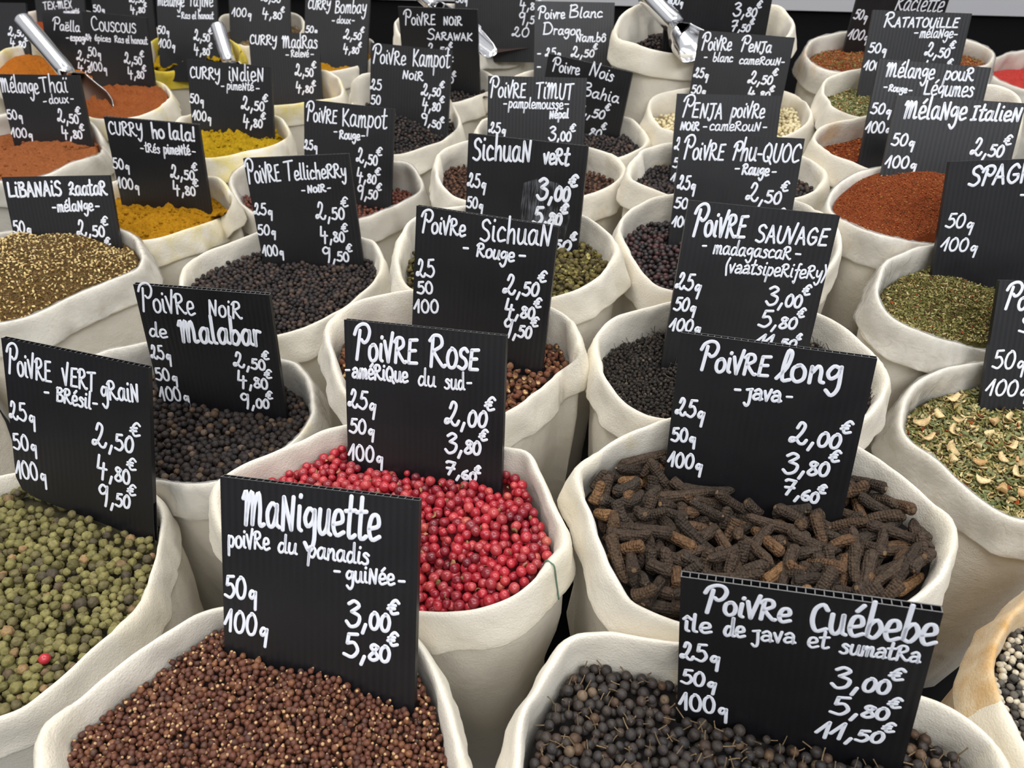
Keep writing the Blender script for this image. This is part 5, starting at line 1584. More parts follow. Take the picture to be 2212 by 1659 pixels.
def stuff_object(name, label, parts, mats, cat, group=None):
    """one object from (V, [F..], material index array) pieces"""
    Vs, quads, tris, mq, mt = [], [], [], [], []
    b = 0
    for V, Fs, mi in parts:
        for F in Fs:
            F = np.asarray(F)
            if not len(F): continue
            m = np.full(len(F), mi) if np.isscalar(mi) else np.asarray(mi)
            (quads if F.shape[1] == 4 else tris).append(F + b)
            (mq if F.shape[1] == 4 else mt).append(m)
        Vs.append(V)
        b += len(V)
    groups, mats_i = [], []
    if quads: groups.append(np.vstack(quads)); mats_i.append(np.concatenate(mq))
    if tris: groups.append(np.vstack(tris)); mats_i.append(np.concatenate(mt))
    me = mesh_np(name, np.vstack(Vs), groups, True, np.concatenate(mats_i))
    o = link(name, me, mats)
    tag(o, label, cat, group, 'stuff')
    return o


def replicate(T, pos, rot, scl):
    """copies of the template T=(V,F[,mi]) baked into arrays"""
    V, F = T[0], T[1]
    mi = T[2] if len(T) > 2 else np.zeros(len(F), int)
    n = len(pos)
    A = np.einsum('nij,vj->nvi', rot, V) * scl[:, None, None] + pos[:, None, :]
    FF = (F[None] + (np.arange(n) * len(V))[:, None, None]).reshape(-1, F.shape[1])
    return A.reshape(-1, 3), FF, np.tile(mi, n)


PENDING = []


def grains(key, kind, d, mats, templates, label, heap_label, heap_name, cat, group, individuals=300, layers=2, spacing=.86, jitter=.22,
           front=5, back=22, hump=4, lift=0.0, tail=None, seed=1, size_var=.12, base_mat=None, lay=False, extra=None, stem_label=None):
    rng = np.random.default_rng(seed)
    h = Heap(key, front, back, hump, True, lift)
    V, F = h.mound(rings=40, drop=d * (1.45 if layers > 1 else .6))
    parts = [(V, F, len(mats))]
    allm = list(mats) + [base_mat or mats[0]]
    top = None
    for L in range(layers):
        P = h.scatter(d * spacing * (1 if L == 0 else 1.02), rng, inset=d * .35)
        P[:, 2] += -L * d * .62 + rng.normal(0, jitter * d * .5, len(P)).clip(-.4 * d, .5 * d)
        P = P[h.sign_clear(P, d * .5)]
        n = len(P)
        R = rand_rot(rng, n)
        if 'tail' in templates[0]:
            fl = (R[:, 2, 2] < 0) & (rng.random(n) < .75)
            R[fl] = R[fl] @ np.diag([1.0, -1.0, -1.0])
        S = d / 2 * (1 + rng.normal(0, size_var, n).clip(-.3, .3))
        vi = rng.integers(0, len(templates), n)
        if L == 0: top = (P, R, S, vi)
        else:
            for t in range(len(templates)):
                m = vi == t
                if m.any():
                    a, b, c = replicate(templates[t]['body'], P[m], R[m], S[m])
                    parts.append((a, [b], c))
    PENDING.append((key, kind, label, heap_name, heap_label, cat, group, individuals, top, templates, parts, allm, extra, h, stem_label))


def finish_grains():
    for (key, kind, label, heap_name, heap_label, cat, group, individuals, top, templates, parts, allm, extra, h, stem_label) in PENDING:
        P, R, S, vi = top
        pick = []
        if individuals:
            dist = np.linalg.norm(P - np.array(CAM), axis=1)
            for i in np.argsort(dist):
                if seen(P[i] + np.array([0, 0, S[i] * .6])):
                    pick.append(i)
                    if len(pick) >= individuals: break
        chosen = np.zeros(len(P), bool)
        chosen[pick] = True
        for t, T in enumerate(templates):
            m = (vi == t) & ~chosen
            if m.any():
                a, b, c = replicate(T['body'], P[m], R[m], S[m])
                parts.append((a, [b], c))
                if 'tail' in T:
                    a, b, c = replicate(T['tail'], P[m], R[m], S[m])
                    parts.append((a, [b], T['tail_mat']))
        if extra: parts += extra(h)
        if chosen.all(): pass
        stuff_object(heap_name, heap_label, parts, allm, cat, None)
        protos = {}
        for i in pick:
            t = int(vi[i])
            T = templates[t]
            if t not in protos:
                mi = T['body'][2] if len(T['body']) > 2 else None
                me = mesh_np(kind, T['body'][0], [T['body'][1]], True, mi)
                for mt in allm[:-1]: me.materials.append(mt)
                tm = None
                if 'tail' in T:
                    tm = mesh_np('stem', T['tail'][0], [T['tail'][1]], True)
                    tm.materials.append(allm[T['tail_mat']])
                protos[t] = (me, tm)
            me, tm = protos[t]
            o = bpy.data.objects.new(kind, me)
            M = np.eye(4)
            M[:3, :3] = R[i] * S[i]
            M[:3, 3] = P[i]
            o.matrix_world = Matrix(M.tolist())
            o['label'], o['category'], o['group'] = label, cat, group
            COL.objects.link(o)
            if tm is not None:
                c = bpy.data.objects.new('stem', tm)
                c.parent = o
                COL.objects.link(c)


def powder(key, name, label, mat, cat='spice powder', front=5, back=22, hump=8, rough=1.0, clump=1.0, lift=0.0, seed=1, crumbs=0, rings=46):
    h = Heap(key, front, back, hump, True, lift)
    def disp(p):
        a = fbm(p, seed, 38.0, 4) * .0035 * clump + abs(fbm(p, seed + 9, 95.0, 3)) * .0035 * rough + fbm(p, seed + 4, 260.0, 2) * .0009
        return a
    h2 = h
    V, F = h2.mound(rings=rings, disp=disp)
    parts = [(V, F, 0)]
    rng = np.random.default_rng(seed)
    if crumbs:
        P = h.scatter(.004, rng, inset=.004)
        P = P[h.sign_clear(P, .002)]
        P = P[rng.permutation(len(P))[:crumbs]]
        P[:, 2] += np.array([disp(p) for p in P])
        T = tmpl_ball(2, seed, lump=.5, squash=.3)
        S = rng.uniform(.0006, .0022, len(P))
        a, b, c = replicate(T, P, rand_rot(rng, len(P)), S)
        parts.append((a, [b], c))
    stuff_object(name, label, parts, [mat], cat)
    return h


def flake(rng, lx, ly, bend):
    """a thin dried leaf piece with thickness, slightly curled"""
    n = 4
    V, t = [], .045 * lx
    for i in range(n + 1):
        f = i / n
        x = (f - .5) * lx
        w = ly * (.35 + .65 * math.sin(math.pi * min(max(f * .9 + .05, 0), 1)))
        zc = bend * (f - .5) ** 2 * lx * 2
        for y, zz in ((-w / 2, t), (w / 2, t * .6), (w / 2, -t * .4), (-w / 2, -t)):
            V.append((x, y, zc + zz + abs(y) * .3 * bend))
    F = grid_faces(n + 1, 4)
    caps = np.array([[3, 2, 1, 0], [n * 4, n * 4 + 1, n * 4 + 2, n * 4 + 3]])
    return np.array(V), np.vstack([F, caps])


def herb(key, name, label, base, flake_mats, sizes, cat='dried herb', front=5, back=22, hump=6, lift=0.0, count_sp=.0022, seed=1, layers=2, tilt=.5):
    """flake_mats: list of (material, share); sizes: (length range, width ratio range) in mm"""
    rng = np.random.default_rng(seed)
    h = Heap(key, front, back, hump, True, lift)
    disp = lambda p: fbm(p, seed, 45.0, 3) * .002
    V, F = h.mound(rings=24, disp=disp)
    parts = [(V, F, 0)]
    mats = [base] + [m for m, _ in flake_mats]
    shares = np.array([s for _, s in flake_mats], float)
    shares /= shares.sum()
    temps = [flake(rng, 1.0, rng.uniform(*sizes[1]), rng.uniform(-.5, .7)) for _ in range(7)]
    for L in range(layers):
        P = h.scatter(count_sp, rng, inset=.002)
        P[:, 2] += np.array([disp(p) for p in P]) + (layers - 1 - L) * .0007 + rng.uniform(-.0002, .0009, len(P))
        P = P[h.sign_clear(P, .0015)]
        n = len(P)
        yaw = rng.uniform(0, 2 * math.pi, n)
        t1, t2 = rng.normal(0, tilt, n), rng.normal(0, tilt, n)
        cz, sz, cx, sx, cy, sy = np.cos(yaw), np.sin(yaw), np.cos(t1), np.sin(t1), np.cos(t2), np.sin(t2)
        R = np.zeros((n, 3, 3))
        Rz = np.stack([np.stack([cz, -sz, 0 * cz], -1), np.stack([sz, cz, 0 * cz], -1), np.stack([0 * cz, 0 * cz, 1 + 0 * cz], -1)], 1)
        Rx = np.stack([np.stack([1 + 0 * cx, 0 * cx, 0 * cx], -1), np.stack([0 * cx, cx, -sx], -1), np.stack([0 * cx, sx, cx], -1)], 1)
        Ry = np.stack([np.stack([cy, 0 * cy, sy], -1), np.stack([0 * cy, 1 + 0 * cy, 0 * cy], -1), np.stack([-sy, 0 * cy, cy], -1)], 1)
        R = Rz @ Rx @ Ry
        S = rng.uniform(sizes[0][0], sizes[0][1], n) * 1e-3
        ti = rng.integers(0, len(temps), n)
        mi = rng.choice(len(shares), n, p=shares) + 1
        for t in range(len(temps)):
            for m in range(1, len(mats)):
                k = (ti == t) & (mi == m)
                if k.any():
                    a, b, c = replicate(temps[t], P[k], R[k], S[k])
                    parts.append((a, [b], m))
    stuff_object(name, label, parts, mats, cat)
    return h

# ---------------------------------------------------------------- the signs
SIGNS = [
 ('maniguette', 'black price sign reading Maniguette in the brown seeds at the front'),
 ('cuebebe', 'black price sign reading Poivre Cuébebe in the stalked dark berries'),
 ('vertgrain', 'black price sign reading Poivre VERT grain in the green peppercorns'),
 ('malabar', 'black price sign reading Poivre Noir de Malabar in a plastic-lined sack'),
 ('rose', 'black price sign reading Poivre Rose in the pink peppercorns'),
 ('sichrouge', 'black price sign reading Poivre Sichuan Rouge behind the Poivre Rose sign'),
 ('long', 'black price sign reading Poivre long Java in the long brown pepper pods'),
 ('sauvage', 'black price sign reading Poivre Sauvage Madagascar behind the Poivre long sign'),
 ('spag', 'black price sign whose visible letters read SPAG at the right picture edge'),
 ('petal', 'black price sign with only Po visible in the leafy mix with pale petals'),
 ('phuquoc', 'black price sign reading Poivre Phu-Quoc Rouge behind the Poivre Sauvage sign'),
 ('penjanoir', 'black price sign reading Penja poivre noir Cameroun'),
 ('penjablanc', 'black price sign reading Poivre Penja blanc Cameroun'),
 ('sichvert', 'black price sign reading Sichuan vert with thick rewritten prices'),
 ('timut', 'black price sign reading Poivre Timut pamplemousse Népal'),
 ('bahia', 'tilted black price sign reading Poivre Noir Bahia behind the Timut sign'),
 ('dragon', 'black price sign reading Poivre Blanc Dragon Nam.bô at the back'),
 ('kampnoir', 'black price sign reading Poivre Kampot noir in small black peppercorns'),
 ('kamprouge', 'black price sign reading Poivre Kampot rouge in red-brown peppercorns'),
 ('telli', 'black price sign reading Poivre Tellicherry noir'),
 ('sarawak', 'black price sign reading Poivre noir Sarawak with rounded corners'),
 ('madras', 'black price sign reading Curry Madras relevé'),
 ('bombay', 'black price sign reading Curry Bombay doux'),
 ('indien', 'black price sign reading Curry indien pimenté'),
 ('holala', 'black price sign reading Curry ho la la in ochre powder'),
 ('thai', 'black price sign reading Mélange Thaï doux at the left edge'),
 ('libanais', 'black price sign reading Libanais Zaatar mélange at the left edge'),
 ('couscous', 'black price sign reading Couscous 24 épices'),
 ('paella', 'black price sign reading Paëlla half hidden behind the Couscous sign'),
 ('texmex', 'dark price sign reading TEX-MEX at the top left'),
 ('gris', 'grey-looking price sign showing 50g and 4,80 behind the Couscous sign'),
 ('left', 'black price sign behind the sloping scoop handle at the top left corner'),
 ('tajine', 'black price sign reading Mélange Tajine ras el hanout'),
 ('noirherb', 'black price sign showing 100g and 4,80 in the brown dried herb'),
 ('loin', 'large grey-looking price sign showing 9,50 behind the Sarawak sign'),
 ('scoopsign', 'grey-looking price sign showing 3,80 and 7,50 beside the steel scoop'),
 ('raclette', 'black price sign reading Raclette at the top right'),
 ('ratatouille', 'black price sign reading Ratatouille mélange'),
 ('legumes', 'black price sign reading Mélange pour Légumes rouge'),
 ('italien', 'black price sign reading Mélange Italien at the right edge'),
]
for k, l in SIGNS: make_sign(k, l)

# ---------------------------------------------------------------- the sacks: key, label, cloth, plastic liner, coloured thread on a seam
SACKS = [
 ('maniguette', 'cream sack of brown seeds holding the Maniguette sign, nearest the camera', None, False, False),
 ('cuebebe', 'white sack of stalked dark berries holding the Cuébebe sign', None, False, 'L'),
 ('vertgrain', 'cream sack of dried green peppercorns at the left edge', None, False, False),
 ('malabar', 'plastic-lined sack of black peppercorns holding the Malabar sign', None, True, False),
 ('rose', 'cream sack full of pink peppercorns', None, False, 'R'),
 ('sichrouge', 'cream sack of red-brown husks holding the Sichuan Rouge sign', None, False, False),
 ('long', 'cream sack of long brown pepper pods', None, False, False),
 ('sauvage', 'cream sack of tiny black tailed berries holding the Sauvage sign', None, False, False),
 ('libanais', 'plastic-lined sack of sesame and herb mix holding the Libanais sign', None, True, False),
 ('telli', 'cream sack of black peppercorns holding the Tellicherry sign', None, False, False),
 ('holala', 'yellow-stained sack of ochre curry powder holding the ho la la sign', CLOTH_YELLOW, False, False),
 ('kamprouge', 'plastic-lined sack of red-brown peppercorns holding the Kampot rouge sign', None, True, False),
 ('sichvert', 'cream sack of green-brown husks holding the Sichuan vert sign', None, False, False),
 ('timut', 'cream sack of dark brown husks holding the Timut sign', None, False, False),
 ('bahia', 'cream sack holding the tilted Bahia sign', None, False, False),
 ('phuquoc', 'cream sack of shiny black peppercorns holding the Phu-Quoc sign', None, False, False),
 ('penjanoir', 'cream sack of black peppercorns holding the Penja noir sign', None, False, False),
 ('penjablanc', 'cream sack of pale white peppercorns holding the Penja blanc sign', None, False, False),
 ('scoopsign', 'large white sack with a steel scoop lying in black pepper', None, False, False),
 ('loin', 'white sack at the back behind the Sarawak sign', None, False, False),
 ('sarawak', 'cream sack holding the Sarawak sign', None, False, False),
 ('kampnoir', 'cream sack of small black peppercorns holding the Kampot noir sign', None, False, False),
 ('bombay', 'cream sack of yellow powder holding the Curry Bombay sign', None, False, False),
 ('madras', 'yellow-stained sack holding the Curry Madras sign', CLOTH_YELLOW, False, False),
 ('indien', 'yellow-stained sack of crumbly yellow powder holding the Curry indien sign', CLOTH_YELLOW, False, False),
 ('couscous', 'yellowish sack of orange-brown powder holding the Couscous sign', CLOTH_YELLOW, False, False),
 ('thai', 'plastic-lined sack of orange-brown powder holding the Mélange Thaï sign', None, True, False),
 ('paella', 'yellowish sack of orange powder holding the Paëlla sign', CLOTH_YELLOW, False, False),
 ('tajine', 'sack stained deep yellow holding the Mélange Tajine sign', CLOTH_DEEP, False, False),
 ('noirherb', 'cream sack of brown dried herb at the back', None, False, False),
 ('gris', 'cream sack at the back behind the Couscous sign', None, False, False),
 ('raclette', 'plastic-lined sack of red-brown seasoning holding the Raclette sign', CLOTH_ORANGE, True, False),
 ('ratatouille', 'cream sack of green herbs holding the Ratatouille sign', None, False, False),
 ('legumes', 'orange-stained sack of red flakes holding the Légumes sign', CLOTH_ORANGE, False, False),
 ('italien', 'plastic-lined sack heaped with orange-red granules by the Italien sign', CLOTH_ORANGE, True, False),
 ('spag', 'plastic-lined sack of fine green herb holding the SPAG sign', None, True, False),
 ('petal', 'plastic-lined sack of leaf mix with pale petals at the right edge', None, True, False),
 ('cumin', 'tan-stained sack of black and white seeds at the lower right corner', CLOTH_TAN, False, False),
 ('fareast', 'plastic-lined sack at the far right below the metal counter edge', None, True, False),
 ('leftedge', 'cream sack at the left edge between the Libanais and green peppercorn sacks', None, False, False),
 ('dragon', 'cream sack holding the Blanc Dragon sign', None, False, False),
 ('texmex', 'cream sack holding the TEX-MEX sign', None, False, False),
 ('left', 'cream sack holding the sign at the top left corner', None, False, False),
]
for i, (k, l, c, ln, th) in enumerate(SACKS): make_sack(k, l, c, ln, i + 3, th)
build_occluders()

# ---------------------------------------------------------------- what is in them
S = srgb
G_GREEN = grain_mat('dried_green_pepper', [(0, S(88, 82, 50)), (.25, S(116, 110, 66)), (.55, S(134, 127, 80)), (.8, S(104, 96, 64)), (.93, S(74, 66, 54)), (1, S(150, 122, 84))], .66, .25, 380, 1.0)
G_PINK = grain_mat('pink_pepper', [(0, S(158, 30, 42)), (.3, S(178, 44, 54)), (.5, S(128, 24, 38)), (.72, S(188, 66, 68)), (.86, S(100, 22, 34)), (.95, S(168, 38, 46)), (1, S(184, 92, 76))], .30, .5, 300, .15, .25, .12)
G_CHAFF = grain_mat('dry_chaff', [(0, S(150, 100, 70)), (.5, S(120, 110, 70)), (1, S(190, 130, 100))], .8, .2)
G_PARA = grain_mat('grain_of_paradise', [(0, S(84, 48, 36)), (.4, S(104, 62, 44)), (.7, S(72, 42, 34)), (.9, S(124, 80, 52)), (1, S(60, 40, 36))], .5, .4, 900, .4)
G_TIP = plain_mat('pale_seed_tip', S(186, 152, 108), .8)
G_BLACK = grain_mat('black_pepper', [(0, S(32, 29, 29)), (.5, S(48, 42, 40)), (.8, S(40, 33, 30)), (.93, S(84, 66, 50)), (1, S(92, 80, 70))], .6, .22, 650, .7)
G_BLACK2 = grain_mat('black_pepper_fine', [(0, S(34, 30, 31)), (.6, S(50, 44, 43)), (.9, S(74, 60, 52)), (1, S(90, 70, 60))], .55, .25, 700, .6)
G_SHINY = grain_mat('shiny_black_pepper', [(0, S(30, 26, 28)), (.6, S(44, 36, 37)), (.88, S(72, 42, 40)), (1, S(52, 44, 44))], .42, .35, 500, .4)
G_CUBEB = grain_mat('cubeb', [(0, S(44, 39, 37)), (.4, S(62, 54, 48)), (.7, S(50, 47, 47)), (.9, S(86, 65, 48)), (1, S(108, 92, 74))], .55, .35, 500, .6)
G_STALK = grain_mat('berry_stalk', [(0, S(96, 80, 60)), (1, S(130, 110, 84))], .75, .2)
G_HUSKR = grain_mat('red_husk', [(0, S(102, 61, 45)), (.5, S(121, 78, 56)), (.8, S(86, 53, 43)), (1, S(132, 96, 68))], .7, .25, 700, .8)
G_HUSKRI = grain_mat('husk_inside', [(0, S(170, 130, 84)), (1, S(206, 176, 124))], .7, .25)
G_HUSKG = grain_mat('green_husk', [(0, S(78, 70, 40)), (.5, S(98, 88, 50)), (.8, S(66, 56, 38)), (1, S(120, 108, 58))], .7, .25, 700, .8)
G_HUSKGI = grain_mat('green_husk_inside', [(0, S(140, 132, 70)), (1, S(170, 160, 96))], .7, .25)
G_HUSKD = grain_mat('dark_husk', [(0, S(62, 44, 36)), (.6, S(80, 56, 44)), (1, S(104, 74, 54))], .7, .25, 700, .8)
G_REDPEP = grain_mat('red_brown_pepper', [(0, S(92, 50, 38)), (.6, S(112, 62, 44)), (1, S(74, 42, 34))], .55, .35, 700, .5)
G_WHITE = grain_mat('white_pepper', [(0, S(206, 192, 150)), (.6, S(222, 210, 174)), (1, S(186, 168, 124))], .7, .2, 700, .4)
G_SEED = grain_mat('pale_and_dark_seed', [(0, S(196, 186, 164)), (.55, S(206, 196, 174)), (.56, S(70, 66, 62)), (.85, S(96, 90, 82)), (1, S(150, 138, 116))], .6, .3, 600, .5, interp='CONSTANT')
G_TINY = grain_mat('tiny_black_berry', [(0, S(34, 31, 29)), (.6, S(48, 43, 38)), (.93, S(58, 48, 40)), (1, S(110, 96, 80))], .65, .3, 800, .5)
G_SESAME = grain_mat('sesame', [(0, S(196, 168, 104)), (.5, S(220, 198, 142)), (1, S(176, 140, 84))], .55, .3, 600, .2)
DARK_BED = plain_mat('dark_bed', S(26, 22, 20), .9)
BROWN_BED = plain_mat('brown_bed', S(44, 26, 20), .9)
GREEN_BED = plain_mat('green_bed', S(58, 54, 32), .9)
RED_BED = plain_mat('red_bed', S(104, 20, 26), .9)
PALE_BED = plain_mat('pale_bed', S(160, 146, 112), .9)

def balls(n, sub, **kw): return [{'body': tmpl_ball(sub, i + 1, **kw)} for i in range(n)]

grains('vertgrain', 'green_peppercorn', .0060, [G_GREEN], balls(7, 3, wrinkle=.16, wscale=2.3, squash=.10, lump=.12), 'wrinkled dried green peppercorn in the sack at the left edge',
       'green peppercorns filling the sack below the Poivre VERT grain sign', 'green_peppercorn_heap', 'peppercorn', 'dried green peppercorns', base_mat=GREEN_BED, seed=11, back=20, hump=2, spacing=.80)

def chaff(h):
    rng = np.random.default_rng(5)
    P = h.scatter(.011, rng, inset=.006)
    P = P[h.sign_clear(P, .003)]
    P[:, 2] += .0016
    out = []
    for i in range(4):
        m = np.arange(len(P)) % 4 == i
        T = flake(rng, 1.0, rng.uniform(.5, .8), rng.uniform(.3, .9))
        a, b, c = replicate(T, P[m], rand_rot(rng, m.sum()), rng.uniform(.002, .0042, m.sum()))
        out.append((a, [b], 1))
    return out

grains('rose', 'pink_peppercorn', .0056, [G_PINK, G_CHAFF], balls(6, 3, wrinkle=.03, wscale=1.5, squash=.07, lump=.10), 'glossy pink peppercorn in the sack of the Poivre Rose sign',
       'pink peppercorns filling the sack around the Poivre Rose sign', 'pink_peppercorn_heap', 'peppercorn', 'pink peppercorns', base_mat=RED_BED, seed=12, spacing=.82, back=16, hump=2, extra=chaff, size_var=.11)
grains('maniguette', 'paradise_seed', .0031, [G_PARA, G_TIP], [{'body': tmpl_paradise(2, i)} for i in range(8)], 'small angular brown seed with a pale tip in the Maniguette sack',
       'brown seeds filling the sack around the Maniguette sign', 'paradise_seed_heap', 'seed', 'grains of paradise', base_mat=BROWN_BED, seed=13, back=20, hump=5, spacing=.84)
tl = []
for i in range(6):
    V, F = tmpl_ball(3, i + 30, wrinkle=.06, wscale=2.6, squash=.06)
    T = with_tail(V, F, i, 1.5 + .35 * (i % 3), .13)
    tl.append({'body': (V, F), 'tail': T, 'tail_mat': 1})
grains('cuebebe', 'cubeb_berry', .0050, [G_CUBEB, G_STALK], tl, 'round dark cubeb berry with a thin stalk in the Cuébebe sack',
       'stalked dark berries filling the sack around the Cuébebe sign', 'cubeb_berry_heap', 'berry', 'cubeb berries', base_mat=DARK_BED, seed=14, back=24, hump=3, lift=-.005, spacing=.88, jitter=.3)
grains('malabar', 'malabar_peppercorn', .0052, [G_BLACK], balls(6, 3, wrinkle=.14, wscale=2.6, squash=.08, lump=.1), 'wrinkled black peppercorn in the sack of the Malabar sign',
       'black peppercorns filling the plastic-lined sack below the Malabar sign', 'malabar_peppercorn_heap', 'peppercorn', 'black peppercorns in the Malabar sack', base_mat=DARK_BED, seed=15, back=30, hump=2, spacing=.82)
grains('telli', 'tellicherry_peppercorn', .0046, [G_BLACK2], balls(6, 2, wrinkle=.10, wscale=2.6, squash=.06), 'small black peppercorn in the sack of the Tellicherry sign',
       'black peppercorns filling the sack below the Tellicherry sign', 'tellicherry_peppercorn_heap', 'peppercorn', 'black peppercorns in the Tellicherry sack', base_mat=DARK_BED, seed=16, back=20, hump=4)
hr = [{'body': tmpl_husk(2, i)} for i in range(6)]
grains('sichrouge', 'sichuan_husk', .0048, [G_HUSKR, G_HUSKRI], hr, 'split red-brown pepper husk in the sack of the Sichuan Rouge sign',
       'red-brown husks in the sack of the Sichuan Rouge sign', 'sichuan_husk_heap', 'pepper husk', 'red Sichuan pepper husks', base_mat=BROWN_BED, seed=17, back=30, front=8, hump=2)
grains('sichvert', 'green_sichuan_husk', .0048, [G_HUSKG, G_HUSKGI], hr, 'split green-brown pepper husk in the sack of the Sichuan vert sign',
       'green-brown husks in the sack of the Sichuan vert sign', 'green_sichuan_husk_heap', 'pepper husk', 'green Sichuan pepper husks', base_mat=GREEN_BED, seed=18, back=26, front=6, hump=2)
grains('phuquoc', 'phu_quoc_peppercorn', .0050, [G_SHINY], balls(5, 2, wrinkle=.06, wscale=2.4, squash=.06), 'shiny black peppercorn in the sack behind the Sauvage sign',
       'shiny black peppercorns in the sack behind the Sauvage sign', 'phu_quoc_peppercorn_heap', 'peppercorn', 'shiny black peppercorns', base_mat=DARK_BED, seed=19, back=24, front=6, hump=2, individuals=260)
grains('cumin', 'mixed_seed', .0036, [G_SEED], balls(5, 2, wrinkle=.06, wscale=2.0, squash=.16), 'pale or dark seed in the tan-stained sack at the lower right corner',
       'black and white seeds in the tan-stained sack', 'mixed_seed_heap', 'seed', 'black and white seeds', base_mat=DARK_BED, seed=20, back=18, front=8, hump=4, individuals=200)
for key, d, mat, bed, nm, lab, bk in (
        ('timut', .0046, [G_HUSKD, G_HUSKR], BROWN_BED, 'timut_husk_heap', 'dark brown husks in the sack of the Timut sign', 26),
        ('bahia', .0046, [G_BLACK2], DARK_BED, 'bahia_peppercorn_heap', 'black peppercorns below the tilted Bahia sign', 22),
        ('penjanoir', .0046, [G_BLACK2], DARK_BED, 'penja_peppercorn_heap', 'black peppercorns in the sack of the Penja noir sign', 24),
        ('penjablanc', .0046, [G_WHITE], PALE_BED, 'white_peppercorn_heap', 'pale white peppercorns in the sack of the Penja blanc sign', 20),
        ('scoopsign', .0046, [G_BLACK2], DARK_BED, 'black_peppercorn_heap', 'black pepper around the steel scoop in the large white sack', 45),
        ('sarawak', .0046, [G_BLACK2], DARK_BED, 'sarawak_peppercorn_heap', 'dark peppercorns in the sack of the Sarawak sign', 20),
        ('kampnoir', .0044, [G_BLACK2], DARK_BED, 'kampot_peppercorn_heap', 'small black peppercorns in the sack of the Kampot noir sign', 26),
        ('kamprouge', .0046, [G_REDPEP], BROWN_BED, 'red_kampot_peppercorn_heap', 'red-brown peppercorns in the sack of the Kampot rouge sign', 36),
        ('dragon', .0046, [G_WHITE], PALE_BED, 'dragon_peppercorn_heap', 'pale peppercorns in the sack of the Blanc Dragon sign', 20),
        ('loin', .0046, [G_REDPEP], BROWN_BED, 'brown_peppercorn_heap', 'red-brown peppercorns in the white sack behind the Sarawak sign', 26)):
    tm = [{'body': tmpl_husk(1, i)} for i in range(5)] if key == 'timut' else balls(5, 2, wrinkle=.08, wscale=2.5, squash=.07)
    grains(key, 'peppercorn', d, mat, tm, '', lab, nm, 'peppercorns', None, individuals=0, layers=1, base_mat=bed, seed=len(key) + 40, back=bk, front=6, hump=3,
           lift=-.006 if key == 'kamprouge' else 0.0)
tb = []
for i in range(6):
    V, F = tmpl_ball(2, i + 60, wrinkle=.05, wscale=2.4, squash=.12)
    tb.append({'body': (V, F), 'tail': with_tail(V, F, i, 3.0 + .8 * (i % 3), .15), 'tail_mat': 0})
grains('sauvage', 'wild_pepper', .0028, [G_TINY, G_TINY], tb, '', 'tiny black tailed berries in the sack of the Sauvage sign', 'wild_pepper_heap', 'peppercorns', None,
       individuals=0, layers=2, base_mat=DARK_BED, seed=61, back=26, front=6, hump=9, spacing=1.0)
finish_grains()

# the one pink peppercorn that fell among the green ones
h = Heap('vertgrain', 5, 20, 2)
def ground_point(u, v, h):
    """where the line of sight through a picture point meets a heap"""
    d = np.array([(u - 1106) / 1640, math.cos(PITCH) + (829.5 - v) / 1640 * math.sin(PITCH), -math.sin(PITCH) + (829.5 - v) / 1640 * math.cos(PITCH)])
    t = .3
    for _ in range(40):
        p = np.array(CAM) + d * t
        t += (h.z(p[None])[0] - p[2]) / d[2] * .7
    return p
V, F = tmpl_ball(3, 77, wrinkle=.02, squash=.04)
p = ground_point(100, 1428, h)
o = link('pink_peppercorn', mesh_np('pink_peppercorn', V * .0031, [F]), G_PINK, None, (p[0], p[1], p[2] + .0024))
tag(o, 'single red peppercorn lying among the green peppercorns', 'peppercorn')

# ---- long pepper pods, dropped one after the other onto the heap
POD = grain_mat('long_pepper', [(0, S(52, 44, 37)), (.4, S(74, 60, 49)), (.7, S(62, 54, 46)), (.9, S(100, 74, 52)), (1, S(126, 94, 62))], .8, .25, 500, .7, mottle=.35)
def studded(m):
    nt = m.node_tree
    b = nt.nodes['Principled BSDF']
    tc = N(nt, 'ShaderNodeTexCoord')
    v = N(nt, 'ShaderNodeTexVoronoi')
    v.inputs['Scale'].default_value = 640.0
    v.inputs['Randomness'].default_value = 0.45
    nt.links.new(tc.outputs['Object'], v.inputs['Vector'])
    inv = N(nt, 'ShaderNodeMath', operation='SUBTRACT')
    inv.inputs[0].default_value = 1.0
    nt.links.new(v.outputs['Distance'], inv.inputs[1])
    bump(nt, b, inv.outputs[0], 1.0, 0.0016)


studded(POD)
POD_END = grain_mat('long_pepper_end', [(0, S(130, 106, 78)), (1, S(84, 66, 50))], .8, .2)

